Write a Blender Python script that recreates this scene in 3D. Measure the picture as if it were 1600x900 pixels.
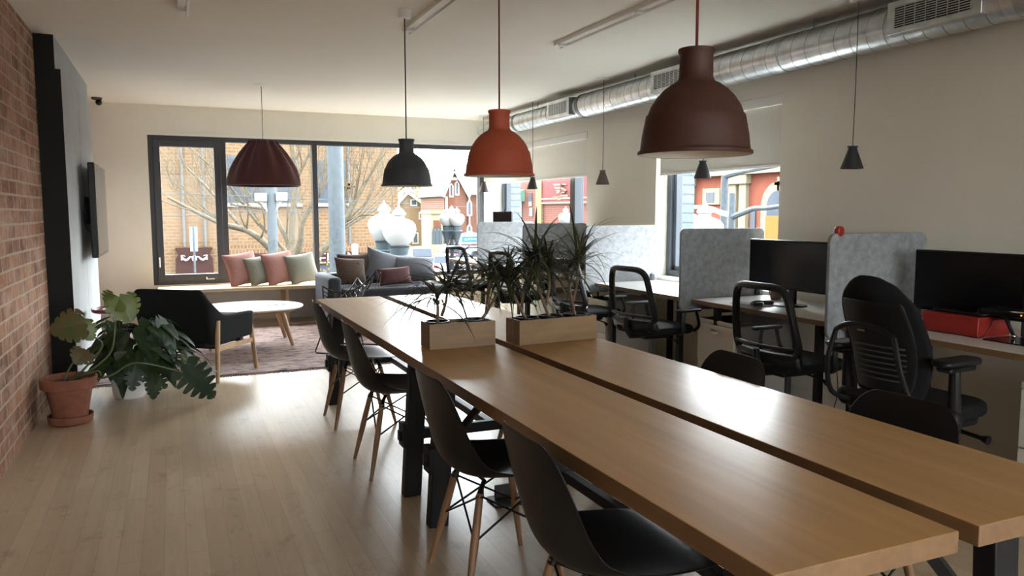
import bpy, math, random
from mathutils import Vector, Matrix, Euler
PI = math.pi
S = bpy.context.scene
for o in list(bpy.data.objects): bpy.data.objects.remove(o)

# ------------------------------------------------------------------ camera, sky, exposure
CAM_F, CAM_YAW, CAM_PITCH, CAM_ROLL, CAM_H = 1212.9, 0.4112, 0.0982, -0.0012, 1.371
cd = bpy.data.cameras.new('camera'); cam = bpy.data.objects.new('camera', cd)
S.collection.objects.link(cam); S.camera = cam
cd.sensor_width = 36; cd.lens = CAM_F/1600*36; cd.clip_start = .05; cd.clip_end = 400
_f = Vector((math.sin(CAM_YAW)*math.cos(CAM_PITCH), math.cos(CAM_YAW)*math.cos(CAM_PITCH), -math.sin(CAM_PITCH)))
_r = Vector((math.cos(CAM_YAW), -math.sin(CAM_YAW), 0)); _u = _r.cross(_f)
_r2 = _r*math.cos(CAM_ROLL)+_u*math.sin(CAM_ROLL); _u2 = _u*math.cos(CAM_ROLL)-_r*math.sin(CAM_ROLL)
cam.matrix_world = Matrix(((_r2.x,_u2.x,-_f.x,0),(_r2.y,_u2.y,-_f.y,0),(_r2.z,_u2.z,-_f.z,CAM_H),(0,0,0,1)))
def at(px, py, Y):
    """the point of the plane y = Y that the photograph shows at a pixel (used to survey the street)"""
    d = _f*CAM_F+_r2*(px-800)-_u2*(py-450); return Vector((0,0,CAM_H))+d*(Y/d.y)
def atx(px, py, X):
    d = _f*CAM_F+_r2*(px-800)-_u2*(py-450); return Vector((0,0,CAM_H))+d*(X/d.x)

w = bpy.data.worlds.new('overcast_sky'); S.world = w; w.use_nodes = True
bg = w.node_tree.nodes['Background']; _N = w.node_tree.nodes; _L = w.node_tree.links
# overcast sky, brightest where the hidden sun stands beyond the street windows
_tc = _N.new('ShaderNodeTexCoord'); _dt = _N.new('ShaderNodeVectorMath'); _dt.operation = 'DOT_PRODUCT'
_dt.inputs[1].default_value = Vector((.50,.78,.42)).normalized(); _L.new(_tc.outputs['Generated'], _dt.inputs[0])
_mr = _N.new('ShaderNodeMapRange'); _mr.interpolation_type = 'SMOOTHSTEP'; _mr.inputs['From Min'].default_value = -.15; _mr.inputs['From Max'].default_value = 1
_mr.inputs['To Min'].default_value = 3.2; _mr.inputs['To Max'].default_value = 11.3
_L.new(_dt.outputs['Value'], _mr.inputs['Value']); _L.new(_mr.outputs[0], bg.inputs[1]); bg.inputs[0].default_value = (0.88,0.95,0.98,1)
S.view_settings.view_transform = 'Standard'; S.view_settings.look = 'None'
S.view_settings.gamma = 1; S.view_settings.use_curve_mapping = False
S.view_settings.exposure = 2.04
cy = S.cycles
cy.max_bounces = 12; cy.diffuse_bounces = 8; cy.glossy_bounces = 4; cy.transparent_max_bounces = 16; cy.transmission_bounces = 4
cy.caustics_reflective = False; cy.caustics_refractive = False
cy.use_denoising = True; cy.sample_clamp_indirect = 8
def portal(name, loc, rot, sx, sy):
    l = bpy.data.lights.new(name, 'AREA'); l.shape = 'RECTANGLE'; l.size = sx; l.size_y = sy; l.cycles.is_portal = True
    o = bpy.data.objects.new(name, l); S.collection.objects.link(o); o.location = loc; o.rotation_euler = rot
portal('daylight_portal', (1.93,10.62,1.4), (-PI/2,0,0), 4.4, 1.9)
portal('daylight_portal', (4.66,5.4,1.35), (0,PI/2,0), 1.5, 1.8)
portal('daylight_portal', (4.66,9.0,1.35), (0,PI/2,0), 1.5, 2.9)

# ------------------------------------------------------------------ materials
def srgb(r,g,b):
    f = lambda c: (c/255/12.92) if c/255 <= .04045 else ((c/255+.055)/1.055)**2.4
    return (f(r),f(g),f(b))
def mat(name, col, rough=.6, metal=0, spec=.5, **kw):
    m = bpy.data.materials.new(name); m.use_nodes = True; b = m.node_tree.nodes['Principled BSDF']
    b.inputs['Base Color'].default_value = (*col,1); b.inputs['Roughness'].default_value = rough
    b.inputs['Metallic'].default_value = metal; b.inputs['Specular IOR Level'].default_value = spec
    if 'sheen' in kw: b.inputs['Sheen Weight'].default_value = kw['sheen']
    if 'emit' in kw: b.inputs['Emission Color'].default_value = (*kw['emit'],1); b.inputs['Emission Strength'].default_value = kw.get('es',1)
    return m
def nodes(m): return m.node_tree.nodes, m.node_tree.links, m.node_tree.nodes['Principled BSDF']
def coord(m, scale=(1,1,1), rot=(0,0,0), kind='Object'):
    N,L,b = nodes(m); t = N.new('ShaderNodeTexCoord'); mp = N.new('ShaderNodeMapping')
    mp.inputs['Scale'].default_value = scale; mp.inputs['Rotation'].default_value = rot
    L.new(t.outputs[kind], mp.inputs['Vector']); return mp.outputs['Vector']
def noise(m, vec, scale=5, detail=4, rough=.6):
    N,L,b = nodes(m); n = N.new('ShaderNodeTexNoise'); n.inputs['Scale'].default_value = scale
    n.inputs['Detail'].default_value = detail; n.inputs['Roughness'].default_value = rough
    L.new(vec, n.inputs['Vector']); return n.outputs['Fac']
def ramp(m, fac, stops):
    N,L,b = nodes(m); r = N.new('ShaderNodeValToRGB'); e = r.color_ramp.elements
    while len(e) < len(stops): e.new(.5)
    for k,(p,c) in zip(e, stops): k.position = p; k.color = (*c,1)
    L.new(fac, r.inputs['Fac']); return r.outputs['Color']
def bump(m, fac, strength=.3, dist=.01):
    N,L,b = nodes(m); n = N.new('ShaderNodeBump'); n.inputs['Strength'].default_value = strength; n.inputs['Distance'].default_value = dist
    L.new(fac, n.inputs['Height']); L.new(n.outputs['Normal'], b.inputs['Normal'])
def mix(m, a, bcol, fac, mode='MIX'):
    N,L,b = nodes(m); n = N.new('ShaderNodeMix'); n.data_type = 'RGBA'; n.blend_type = mode
    for k,s in (('Factor',fac),('A',a),('B',bcol)):
        i = [x for x in n.inputs if x.name == k and (x.type == 'VALUE' if k == 'Factor' else x.type == 'RGBA')][0]
        if isinstance(s, (int,float)): i.default_value = s
        elif isinstance(s, tuple): i.default_value = (*s,1)
        else: L.new(s, i)
    return [x for x in n.outputs if x.type == 'RGBA'][0]
def setcol(m, out): m.node_tree.links.new(out, nodes(m)[2].inputs['Base Color'])
def noisy(name, c1, c2, scale=8, rough=.8, stretch=(1,1,1), bs=0, bd=.004, lo=.35, hi=.65, **kw):
    kw_ = {k:v for k,v in kw.items()}; m = mat(name, c1, rough, **kw_); f = noise(m, coord(m, stretch), scale); setcol(m, ramp(m, f, [(lo,c1),(hi,c2)]))
    if bs: bump(m, f, bs, bd)
    return m
def brick_mat(name, c1, c2, mortar, bw=.2, bh=.068, ms=.01, swap='xz', worn=None, bs=.6, rough=.85):
    m = mat(name, c1, rough, 0, .08); N,L,b = nodes(m)
    t = N.new('ShaderNodeTexCoord'); sp = N.new('ShaderNodeSeparateXYZ'); L.new(t.outputs['Object'], sp.inputs[0])
    cb = N.new('ShaderNodeCombineXYZ'); L.new(sp.outputs[{'x':0,'y':1}[swap[0]]], cb.inputs[0]); L.new(sp.outputs[2], cb.inputs[1])
    nz = N.new('ShaderNodeTexNoise'); nz.inputs['Scale'].default_value = 3; L.new(t.outputs['Object'], nz.inputs['Vector'])
    wob = N.new('ShaderNodeMix'); wob.data_type = 'VECTOR'; wob.inputs[0].default_value = .012
    L.new(cb.outputs[0], wob.inputs[4]); L.new(nz.outputs['Color'], wob.inputs[5])
    br = N.new('ShaderNodeTexBrick'); L.new(wob.outputs[1] if worn else cb.outputs[0], br.inputs['Vector'])
    br.inputs['Scale'].default_value = 1; br.inputs['Brick Width'].default_value = bw; br.inputs['Row Height'].default_value = bh
    br.inputs['Mortar Size'].default_value = ms; br.inputs['Mortar Smooth'].default_value = .3; br.inputs['Bias'].default_value = 0
    br.inputs['Color1'].default_value = (*c1,1); br.inputs['Color2'].default_value = (*c2,1); br.inputs['Mortar'].default_value = (*mortar,1)
    c = br.outputs['Color']
    if worn:
        f = noise(m, t.outputs['Object'], 5, 6, .7)
        c = mix(m, c, worn, ramp(m, f, [(.42,(0,0,0)),(.72,(.75,.75,.75))]))
    f2 = noise(m, t.outputs['Object'], 30, 4, .7)
    c = mix(m, c, ramp(m, f2, [(.3,(.7,.7,.7)),(.7,(1.1,1.1,1.1))]), .6, 'MULTIPLY')
    setcol(m, c)
    mth = N.new('ShaderNodeMath'); mth.operation = 'MULTIPLY_ADD'; L.new(br.outputs['Fac'], mth.inputs[0]); mth.inputs[1].default_value = -1; L.new(f2, mth.inputs[2])
    bump(m, mth.outputs[0], bs, .012); return m
def wood_mat(name, c1, c2, c3, grain=(1,.07,1), scale=14, rough=.4, bs=.05, spec=.5):
    m = mat(name, c1, rough, 0, spec); v = coord(m, grain)
    f = noise(m, v, scale, 6, .65); f2 = noise(m, coord(m, tuple(g*.5 for g in grain)), scale*.35, 3)
    c = ramp(m, f, [(.3,c1),(.55,c2),(.75,c3)]); c = mix(m, c, ramp(m, f2, [(.35,(.82,.8,.78)),(.65,(1.08,1.06,1.04))]), .7, 'MULTIPLY')
    setcol(m, c)
    if bs: bump(m, f, bs, .002)
    return m
def plank_floor():
    m = mat('maple_floor', (.5,.4,.28), .3, 0, .9); N,L,b = nodes(m)
    v = coord(m, (1,1,1), (0,0,PI/2)); br = N.new('ShaderNodeTexBrick'); L.new(v, br.inputs['Vector'])
    br.inputs['Scale'].default_value = 1; br.inputs['Brick Width'].default_value = .75; br.inputs['Row Height'].default_value = .083
    br.offset = .37; br.offset_frequency = 3; br.squash = 1.3; br.squash_frequency = 2
    br.inputs['Mortar Size'].default_value = .0012; br.inputs['Mortar Smooth'].default_value = .2
    br.inputs['Color1'].default_value = (.45,.345,.23,1); br.inputs['Color2'].default_value = (.53,.425,.295,1); br.inputs['Mortar'].default_value = (.33,.25,.165,1)
    g = noise(m, coord(m, (1,.06,1)), 22, 6, .7)
    k = noise(m, coord(m, (1.6,.9,1)), 4.5, 5, .7)
    c = mix(m, br.outputs['Color'], ramp(m, g, [(.3,(.8,.78,.76)),(.7,(1.1,1.1,1.1))]), .7, 'MULTIPLY')
    c = mix(m, c, ramp(m, k, [(.28,(.60,.54,.48)),(.44,(1,1,1))]), .85, 'MULTIPLY')
    setcol(m, c); b.inputs['Roughness'].default_value = .31
    bump(m, br.outputs['Fac'], -.1, .001); return m
def glass_mat(name, refl=.08, tint=(1,1,1)):
    m = bpy.data.materials.new(name); m.use_nodes = True; N = m.node_tree.nodes; L = m.node_tree.links; N.clear()
    o = N.new('ShaderNodeOutputMaterial'); mx = N.new('ShaderNodeMixShader'); tr = N.new('ShaderNodeBsdfTransparent'); gl = N.new('ShaderNodeBsdfGlossy')
    tr.inputs[0].default_value = (*tint,1); gl.inputs['Roughness'].default_value = .01; lw = N.new('ShaderNodeLayerWeight'); lw.inputs[0].default_value = .5; pw = N.new('ShaderNodeMath'); pw.operation = 'POWER'; pw.inputs[1].default_value = 4.5; L.new(lw.outputs['Facing'], pw.inputs[0]); fr = N.new('ShaderNodeMath'); fr.operation = 'MULTIPLY_ADD'; fr.inputs[1].default_value = .12; fr.inputs[2].default_value = .004; L.new(pw.outputs[0], fr.inputs[0])
    L.new(fr.outputs[0], mx.inputs[0]); L.new(tr.outputs[0], mx.inputs[1]); L.new(gl.outputs[0], mx.inputs[2]); L.new(mx.outputs[0], o.inputs[0]); return m
def mesh_fabric(name, col, open_=.45):
    m = bpy.data.materials.new(name); m.use_nodes = True; N = m.node_tree.nodes; L = m.node_tree.links
    b = N['Principled BSDF']; b.inputs['Base Color'].default_value = (*col,1); b.inputs['Roughness'].default_value = .8
    o = N['Material Output']; mx = N.new('ShaderNodeMixShader'); tr = N.new('ShaderNodeBsdfTransparent'); mx.inputs[0].default_value = 1-open_
    L.new(tr.outputs[0], mx.inputs[1]); L.new(b.outputs[0], mx.inputs[2]); L.new(mx.outputs[0], o.inputs[0]); return m
M = {}
M['floor'] = plank_floor()
M['brick'] = brick_mat('old_brick', srgb(158,116,93), srgb(116,84,68), srgb(172,150,132), bw=.23, bh=.086, swap='yz', worn=srgb(190,164,145), ms=.009)
M['plaster'] = noisy('warm_white_plaster', (.72,.69,.605), (.75,.72,.635), 2.5, .9)
M['ceilingpaint'] = noisy('ceiling_paint', (.81,.785,.72), (.83,.805,.74), 1.5, .92)
M['darkpanel'] = mat('dark_panel', (.014,.0125,.011), .7, 0, .2)
M['greypanel'] = noisy('grey_panel', (.30,.315,.315), (.34,.355,.355), 3, .7)
M['frame'] = mat('charcoal_window_metal', (.03,.03,.034), .45)
M['frameblue'] = mat('blue_grey_window_metal', (.07,.085,.105), .4)
M['glass'] = glass_mat('clear_glass')
M['white'] = mat('white_satin', (.75,.74,.71), .45)
M['blind'] = noisy('roller_blind_cloth', (.66,.645,.58), (.70,.685,.62), 60, .9)
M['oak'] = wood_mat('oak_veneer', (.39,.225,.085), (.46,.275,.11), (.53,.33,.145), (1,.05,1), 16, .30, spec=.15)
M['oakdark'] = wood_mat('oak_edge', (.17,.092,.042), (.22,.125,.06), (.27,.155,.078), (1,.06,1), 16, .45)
M['planterwood'] = wood_mat('pale_box_wood', (.17,.10,.046), (.25,.155,.076), (.31,.20,.108), (.12,1,1), 12, .6)
M['beech'] = wood_mat('beech', (.36,.22,.11), (.45,.29,.16), (.5,.34,.19), (1,1,.08), 20, .45)
M['legwood'] = wood_mat('warm_leg_wood', (.22,.115,.06), (.29,.16,.085), (.34,.20,.11), (1,1,.08), 20, .45)
M['birch'] = wood_mat('birch_ply', (.50,.36,.21), (.58,.43,.26), (.63,.48,.3), (.06,1,1), 12, .45)
M['black'] = mat('black_plastic', (.006,.006,.0065), .42, 0, .3)
M['blackmatte'] = mat('black_matte', (.007,.007,.007), .65, 0, .3)
M['blackwood'] = noisy('black_stained_wood', (.007,.007,.0085), (.011,.011,.013), 10, .5, (1,1,.1), spec=.3)
M['blackfab'] = noisy('black_fabric', (.006,.006,.0065), (.010,.010,.011), 200, .95, spec=.2)
M['shell'] = noisy('black_moulded_shell', (.0045,.005,.0055), (.0065,.007,.008), 120, .40, spec=.35)
M['meshfab'] = mesh_fabric('grey_chair_mesh', (.03,.029,.029), .34)
M['chrome'] = mat('chrome', (.7,.7,.7), .2, 1)
M['galv'] = noisy('galvanised_duct', (.50,.52,.53), (.68,.70,.71), 9, .30, (1,1,1), metal=1)
M['galvdark'] = mat('duct_seam', (.2,.21,.21), .45, 1)
M['felt'] = noisy('pale_grey_felt', (.21,.22,.23), (.30,.31,.325), 26, .97, (1,1,1), .15, .003)
M['terracotta'] = noisy('terracotta', (.19,.066,.036), (.26,.098,.057), 9, .85, bs=.1)
M['redshade'] = noisy('terracotta_rubber', (.38,.07,.03), (.42,.08,.036), 60, .62)
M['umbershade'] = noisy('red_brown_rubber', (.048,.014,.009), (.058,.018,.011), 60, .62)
M['greyshade'] = noisy('charcoal_rubber', (.042,.047,.054), (.052,.058,.066), 60, .6)
M['maroon'] = noisy('maroon_felt', (.068,.016,.016), (.090,.022,.021), 90, .95, sheen=.2)
M['shadein'] = mat('white_shade_inside', (.8,.8,.78), .5)
M['redcord'] = mat('red_cord', (.16,.02,.012), .8)
M['desktop'] = noisy('white_desk_laminate', (.66,.65,.62), (.69,.68,.65), 3, .35)
M['cab'] = noisy('cream_white_steel', (.60,.575,.52), (.62,.595,.54), 3, .5)
M['red'] = noisy('red_lacquer', (.27,.017,.012), (.32,.021,.015), 12, .4)
M['screen'] = mat('black_screen', (.003,.003,.0035), .22, 0, .25)
M['soil'] = noisy('dark_soil', (.015,.01,.007), (.04,.028,.02), 60, .95, bs=.5)
M['leafdark'] = noisy('dark_leaf', (.010,.025,.007), (.026,.052,.015), 5, .55, spec=.3)
M['leafsilver'] = noisy('silvery_leaf', (.02,.042,.022), (.06,.09,.062), 9, .5, spec=.35)
M['leafgreen'] = noisy('monstera_leaf', (.065,.105,.015), (.125,.15,.028), 7, .42)
M['leafbrown'] = noisy('fading_monstera_leaf', (.055,.075,.012), (.10,.055,.02), 12, .5)
M['dracaena'] = noisy('dracaena_leaf', (.022,.034,.012), (.06,.055,.025), 12, .4)
M['stem'] = noisy('plant_stem', (.10,.058,.035), (.16,.10,.06), 30, .8)
M['greenstem'] = mat('green_stem', (.06,.085,.03), .5)
M['armfab'] = noisy('charcoal_wool', (.010,.011,.011), (.017,.018,.018), 130, .97, spec=.2)
M['sofa'] = noisy('blue_grey_sofa_cloth', (.032,.036,.046), (.045,.05,.062), 150, .97)
M['pink'] = noisy('dusty_pink_linen', (.27,.13,.112), (.31,.155,.133), 60, .95)
M['sage'] = noisy('sage_grey_linen', (.18,.18,.148), (.215,.215,.178), 60, .95)
M['brown'] = noisy('brown_velvet', (.045,.026,.02), (.06,.034,.026), 60, .9)
M['burgundy'] = noisy('burgundy_cloth', (.065,.022,.022), (.085,.03,.03), 60, .9)
M['greycush'] = noisy('slate_cushion_cloth', (.085,.09,.105), (.115,.12,.14), 90, .95)
M['padblue'] = noisy('blue_grey_pad', (.075,.085,.10), (.10,.112,.13), 120, .95)
M['tabletopwhite'] = mat('white_laminate', (.72,.74,.76), .25)
M['paper'] = mat('white_paper', (.75,.75,.73), .6)
M['magenta'] = mat('burgundy_gloss', (.15,.012,.022), .3)
M['rubber'] = mat('grey_rubber', (.05,.05,.05), .6)
def kilim():
    m = mat('kilim', (.2,.15,.1), .95); N,L,b = nodes(m); v = coord(m, (1,1,1))
    wv = N.new('ShaderNodeTexWave'); wv.wave_type = 'BANDS'; wv.bands_direction = 'Z'; wv.wave_profile = 'TRI'; wv.inputs['Scale'].default_value = 6; wv.inputs['Distortion'].default_value = 0; sx=N.new('ShaderNodeSeparateXYZ'); L.new(v,sx.inputs[0]); pp=N.new('ShaderNodeMath'); pp.operation='PINGPONG'; pp.inputs[1].default_value=.022; L.new(sx.outputs[0],pp.inputs[0]); ad=N.new('ShaderNodeMath'); ad.operation='ADD'; L.new(pp.outputs[0],ad.inputs[0]); L.new(sx.outputs[2],ad.inputs[1]); cz=N.new('ShaderNodeCombineXYZ'); L.new(ad.outputs[0],cz.inputs[2]); L.new(cz.outputs[0],wv.inputs[0])
    ck = N.new('ShaderNodeTexVoronoi'); ck.distance = 'MANHATTAN'; ck.inputs['Scale'].default_value = 16; L.new(v, ck.inputs['Vector'])
    a = ramp(m, wv.outputs['Fac'], [(.30,(.035,.02,.015)),(.48,(.19,.14,.095)),(.52,(.16,.09,.06)),(.70,(.045,.026,.02))])
    setcol(m, mix(m, a, (.035,.02,.016), ramp(m, ck.outputs['Distance'], [(.36,(.9,.9,.9)),(.42,(0,0,0))]))); return m
M['kilim'] = kilim()
def rugmat():
    m = mat('distressed_rug', (.3,.2,.17), .97); v = coord(m, (1,3.2,1)); f = noise(m, v, 5.5, 8, .75); f2 = noise(m, coord(m,(1,1.5,1)), 2.2, 4)
    a = ramp(m, f, [(.38,(.022,.013,.012)),(.46,(.13,.072,.062)),(.53,(.33,.225,.195)),(.62,(.055,.03,.027))])
    c = mix(m, a, (.40,.30,.26), ramp(m, f2, [(.5,(0,0,0)),(.75,(.4,.4,.4))])); setcol(m, c); bump(m, f, .4, .004); return m
M['rug'] = rugmat()

# ------------------------------------------------------------------ mesh building
class MB:
    def __init__(s): s.v=[]; s.f=[]; s.m=[]
    def add(s, vs, fs, mi=0, mx=None):
        k=len(s.v); s.v += [tuple(mx@Vector(p)) if mx else tuple(p) for p in vs]; s.f += [tuple(i+k for i in f) for f in fs]; s.m += [mi]*len(fs); return s
    def bx(s, x0,x1,y0,y1,z0,z1, mi=0, mx=None, faces=None):
        vs=[(x0,y0,z0),(x1,y0,z0),(x1,y1,z0),(x0,y1,z0),(x0,y0,z1),(x1,y0,z1),(x1,y1,z1),(x0,y1,z1)]
        fs=[(0,3,2,1),(4,5,6,7),(0,1,5,4),(1,2,6,5),(2,3,7,6),(3,0,4,7)]
        k=len(s.f); s.add(vs,fs,mi,mx)
        if faces:
            for i,q in faces.items(): s.m[k+i]=q     # 0 bottom 1 top 2 -y 3 +x 4 +y 5 -x
        return s
    def tube(s, pts, r, n=8, mi=0, closed=False, cap=True, mx=None, flat=1):
        P=[Vector(p) for p in pts]; R=r if isinstance(r,(list,tuple)) else [r]*len(P)
        vs=[]; up=None; L=len(P)
        for i,p in enumerate(P):
            a=P[(i-1)%L] if (closed or i>0) else p; b=P[(i+1)%L] if (closed or i<L-1) else p
            t=(b-a).normalized() if (b-a).length>1e-9 else Vector((0,0,1))
            if up is None: up=Vector((0,0,1)) if abs(t.z)<.9 else Vector((1,0,0))
            x=t.cross(up)
            if x.length<1e-6: x=t.cross(Vector((0,1,0)))
            x.normalize(); y=x.cross(t).normalized(); up=y
            for k in range(n):
                g=2*PI*k/n; vs.append(p+x*(R[i]*math.cos(g))+y*(R[i]*flat*math.sin(g)))
        fs=[]
        for i in range(L if closed else L-1):
            j=(i+1)%L
            for k in range(n): fs.append((i*n+k,i*n+(k+1)%n,j*n+(k+1)%n,j*n+k))
        if cap and not closed: fs += [tuple(range(n-1,-1,-1)), tuple((L-1)*n+k for k in range(n))]
        return s.add(vs,fs,mi,mx)
    def lathe(s, prof, n=32, mi=0, c=(0,0,0), mx=None, mod=None):
        vs=[];fs=[]
        for i,(r,z) in enumerate(prof):
            for k in range(n):
                g=2*PI*k/n; q=r*(mod(g,i) if mod else 1); vs.append((c[0]+q*math.cos(g),c[1]+q*math.sin(g),c[2]+z))
        for i in range(len(prof)-1):
            for k in range(n): fs.append((i*n+k,i*n+(k+1)%n,(i+1)*n+(k+1)%n,(i+1)*n+k))
        if prof[0][0]>1e-5: pass
        if not (abs(prof[0][0]-prof[-1][0])<1e-6 and abs(prof[0][1]-prof[-1][1])<1e-6):
            fs.append(tuple(range(n-1,-1,-1))); fs.append(tuple((len(prof)-1)*n+k for k in range(n)))
        return s.add(vs,fs,mi,mx)
    def grid(s, rows, mi=0, mx=None, cu=False, cv=False):
        a=len(rows); b=len(rows[0]); vs=[p for r in rows for p in r]; fs=[]
        for i in range(a if cu else a-1):
            for j in range(b if cv else b-1): fs.append((i*b+j,i*b+(j+1)%b,((i+1)%a)*b+(j+1)%b,((i+1)%a)*b+j))
        return s.add(vs,fs,mi,mx)
    def prism(s, poly, lo, hi, axis='z', mi=0, mx=None):
        n=len(poly); f={'z':lambda p,h:(p[0],p[1],h),'y':lambda p,h:(p[0],h,p[1]),'x':lambda p,h:(h,p[0],p[1])}[axis]
        vs=[f(p,lo) for p in poly]+[f(p,hi) for p in poly]
        fs=[tuple(range(n-1,-1,-1)),tuple(range(n,2*n))]+[(i,(i+1)%n,n+(i+1)%n,n+i) for i in range(n)]
        return s.add(vs,fs,mi,mx)
    def ball(s, c, r, n=12, mi=0, mx=None):
        rr=r if isinstance(r,(list,tuple)) else (r,r,r); vs=[];fs=[]; m=n//2
        for i in range(m+1):
            t=PI*i/m
            for k in range(n): g=2*PI*k/n; vs.append((c[0]+rr[0]*math.sin(t)*math.cos(g),c[1]+rr[1]*math.sin(t)*math.sin(g),c[2]+rr[2]*math.cos(t)))
        for i in range(m):
            for k in range(n): fs.append((i*n+k,(i+1)*n+k,(i+1)*n+(k+1)%n,i*n+(k+1)%n))
        return s.add(vs,fs,mi,mx)
    def build(s, name, mats, parent=None, loc=(0,0,0), rz=0, bevel=0, sub=0, solid=0, ang=35, kind=None, rot=None, segs=2):
        me=bpy.data.meshes.new(name); me.from_pydata(s.v,[],s.f); me.validate()
        for q in (mats if isinstance(mats,(list,tuple)) else [mats]): me.materials.append(M[q] if isinstance(q,str) else q)
        if len(me.polygons)==len(s.m): me.polygons.foreach_set('material_index', s.m)
        me.polygons.foreach_set('use_smooth',[True]*len(me.polygons)); me.set_sharp_from_angle(angle=math.radians(ang)); me.update()
        o=bpy.data.objects.new(name,me); S.collection.objects.link(o); o.location=loc; o.rotation_euler=rot if rot else (0,0,rz)
        if parent: o.parent=parent
        if kind: o['kind']=kind
        if bevel: d=o.modifiers.new('bevel','BEVEL'); d.width=bevel; d.segments=segs; d.limit_method='ANGLE'
        if solid: d=o.modifiers.new('solid','SOLIDIFY'); d.thickness=solid; d.offset=0
        if sub: d=o.modifiers.new('sub','SUBSURF'); d.levels=sub; d.render_levels=sub
        return o
def tag(o, label, cat, group=None, kind=None):
    o['label']=label; o['category']=cat
    if group: o['group']=group
    if kind: o['kind']=kind
    return o
def thing(name, label, cat, loc=(0,0,0), rz=0, group=None):
    o=bpy.data.objects.new(name,None); S.collection.objects.link(o); o.empty_display_size=.1
    o.location=loc; o.rotation_euler=(0,0,rz); return tag(o,label,cat,group)
def dup(root, loc, rz=0, label=None, group=None):
    r=root.copy(); S.collection.objects.link(r); r.location=loc; r.rotation_euler=(0,0,rz)
    if label: r['label']=label
    if group: r['group']=group
    for ch in root.children:
        c=ch.copy(); S.collection.objects.link(c); c.parent=r
        for g in ch.children: d=g.copy(); S.collection.objects.link(d); d.parent=c
    return r
def rrect(w,h,r,n=6,cx=0,cy=0):
    out=[]
    for k,(sx,sy,a0) in enumerate(((1,1,0),(-1,1,PI/2),(-1,-1,PI),(1,-1,1.5*PI))):
        for i in range(n+1): a=a0+PI/2*i/n; out.append((cx+sx*(w/2-r)+r*math.cos(a),cy+sy*(h/2-r)+r*math.sin(a)))
    return out
def bez(p0,p1,p2,p3,n=10):
    P=[Vector(p) for p in (p0,p1,p2,p3)]; return [P[0]*(1-t)**3+P[1]*3*t*(1-t)**2+P[2]*3*t*t*(1-t)+P[3]*t**3 for t in [i/n for i in range(n+1)]]
def smoothpath(pts,n=6):
    P=[Vector(p) for p in pts]; out=[]
    for i in range(len(P)-1):
        a=P[max(i-1,0)];b=P[i];c=P[i+1];d=P[min(i+2,len(P)-1)]
        for k in range(n):
            t=k/n; out.append(.5*((2*b)+(c-a)*t+(2*a-5*b+4*c-d)*t*t+(3*b-a-3*c+d)*t**3))
    return out+[P[-1]]
T4=Matrix.Translation
def RZ(a): return Matrix.Rotation(a,4,'Z')

# ------------------------------------------------------------------ room shell
XL,XR,XN,YF,YB,ZC = -.863,4.22,4.17,10.36,-3.5,2.647
def struct(mb,name,mats,**k): return mb.build(name,mats,kind='structure',**k)
struct(MB().bx(XL-.3,XR+.45,YB-.3,YF+.3,-.2,0),'floor','floor')
struct(MB().bx(XL-.3,XR+.45,YB-.3,YF+.3,ZC,ZC+.2),'ceiling','ceilingpaint')
struct(MB().bx(XL-.3,XL,YB-.3,YF+.3,0,ZC),'wall_left','brick')
WX0,WX1,WZ0,WZ1 = -.235,4.09,.48,2.29
b=MB(); b.bx(XL,WX0,YF,YF+.3,0,ZC); b.bx(WX1,XR+.4,YF,YF+.3,0,ZC); b.bx(WX0,WX1,YF,YF+.3,0,WZ0); b.bx(WX0,WX1,YF,YF+.3,WZ1,ZC)
struct(b,'wall_far','plaster')
b=MB(); b.bx(WX0-.02,WX1+.02,YF-.012,YF,WZ1,WZ1+.022); struct(b,'trim_1','white')
SZ,HZ=.752,2.25
b=MB()
b.bx(XN,XR+.24,YB,4.56,0,ZC)
b.bx(XR,XR+.24,4.56,6.26,0,SZ); b.bx(XR,XR+.24,4.56,6.26,HZ,ZC)
b.bx(XR,XR+.24,6.26,7.6,0,ZC)
b.bx(XR,XR+.24,7.6,YF,0,SZ); b.bx(XR,XR+.24,7.6,YF,HZ,ZC)
struct(b,'wall_right','plaster')
M['outerbrick']=brick_mat('painted_outer_brick',(.20,.23,.26),(.17,.205,.235),(.13,.155,.18),swap='yz',bw=.22,bh=.09)
b=MB()
for y0,y1,z0,z1 in ((YB,4.50,-.2,2.9),(4.50,6.2,-.2,SZ-.02),(4.50,6.2,HZ,2.9),(6.2,7.55,-.2,2.9),(7.55,YF-.08,-.2,SZ-.02),(7.55,YF-.08,HZ,2.9),(YF-.08,YF+.3,-.2,2.9)):
    b.bx(XR+.24,XR+.40,y0,y1,z0,z1)
struct(b,'wall_outer','outerbrick')
b=MB(); b.bx(XL,-.5,YB-.3,YB,0,ZC); b.bx(3.7,XN,YB-.3,YB,0,ZC); b.bx(-.5,3.7,YB-.3,YB,0,.45); b.bx(-.5,3.7,YB-.3,YB,2.5,ZC); struct(b,'wall_back','plaster')  # opening added to this unseen wall to let in fill light
# media wall bump-out with dark end
b=MB(); b.bx(XL,-.735,6.6,9.05,0,ZC,1,faces={2:0}); struct(b,'wall_panel',['darkpanel','greypanel'])
b=MB(); b.bx(-.735,-.70,6.6,7.72,0,2.405,1,faces={2:0}); b.bx(-.735,-.70,7.726,8.8,0,2.405,1,faces={2:0}); struct(b,'wall_cladding',['darkpanel','greypanel'])
b=MB(); b.bx(XR-.006,XR,4.57,YF,0,.09); b.bx(XN-.012,XN,YB,4.55,0,.09); struct(b,'baseboard_right','plaster')
struct(MB().bx(-.86,4.2,YF-.014,YF,0,.09),'baseboard_far','plaster')

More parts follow.
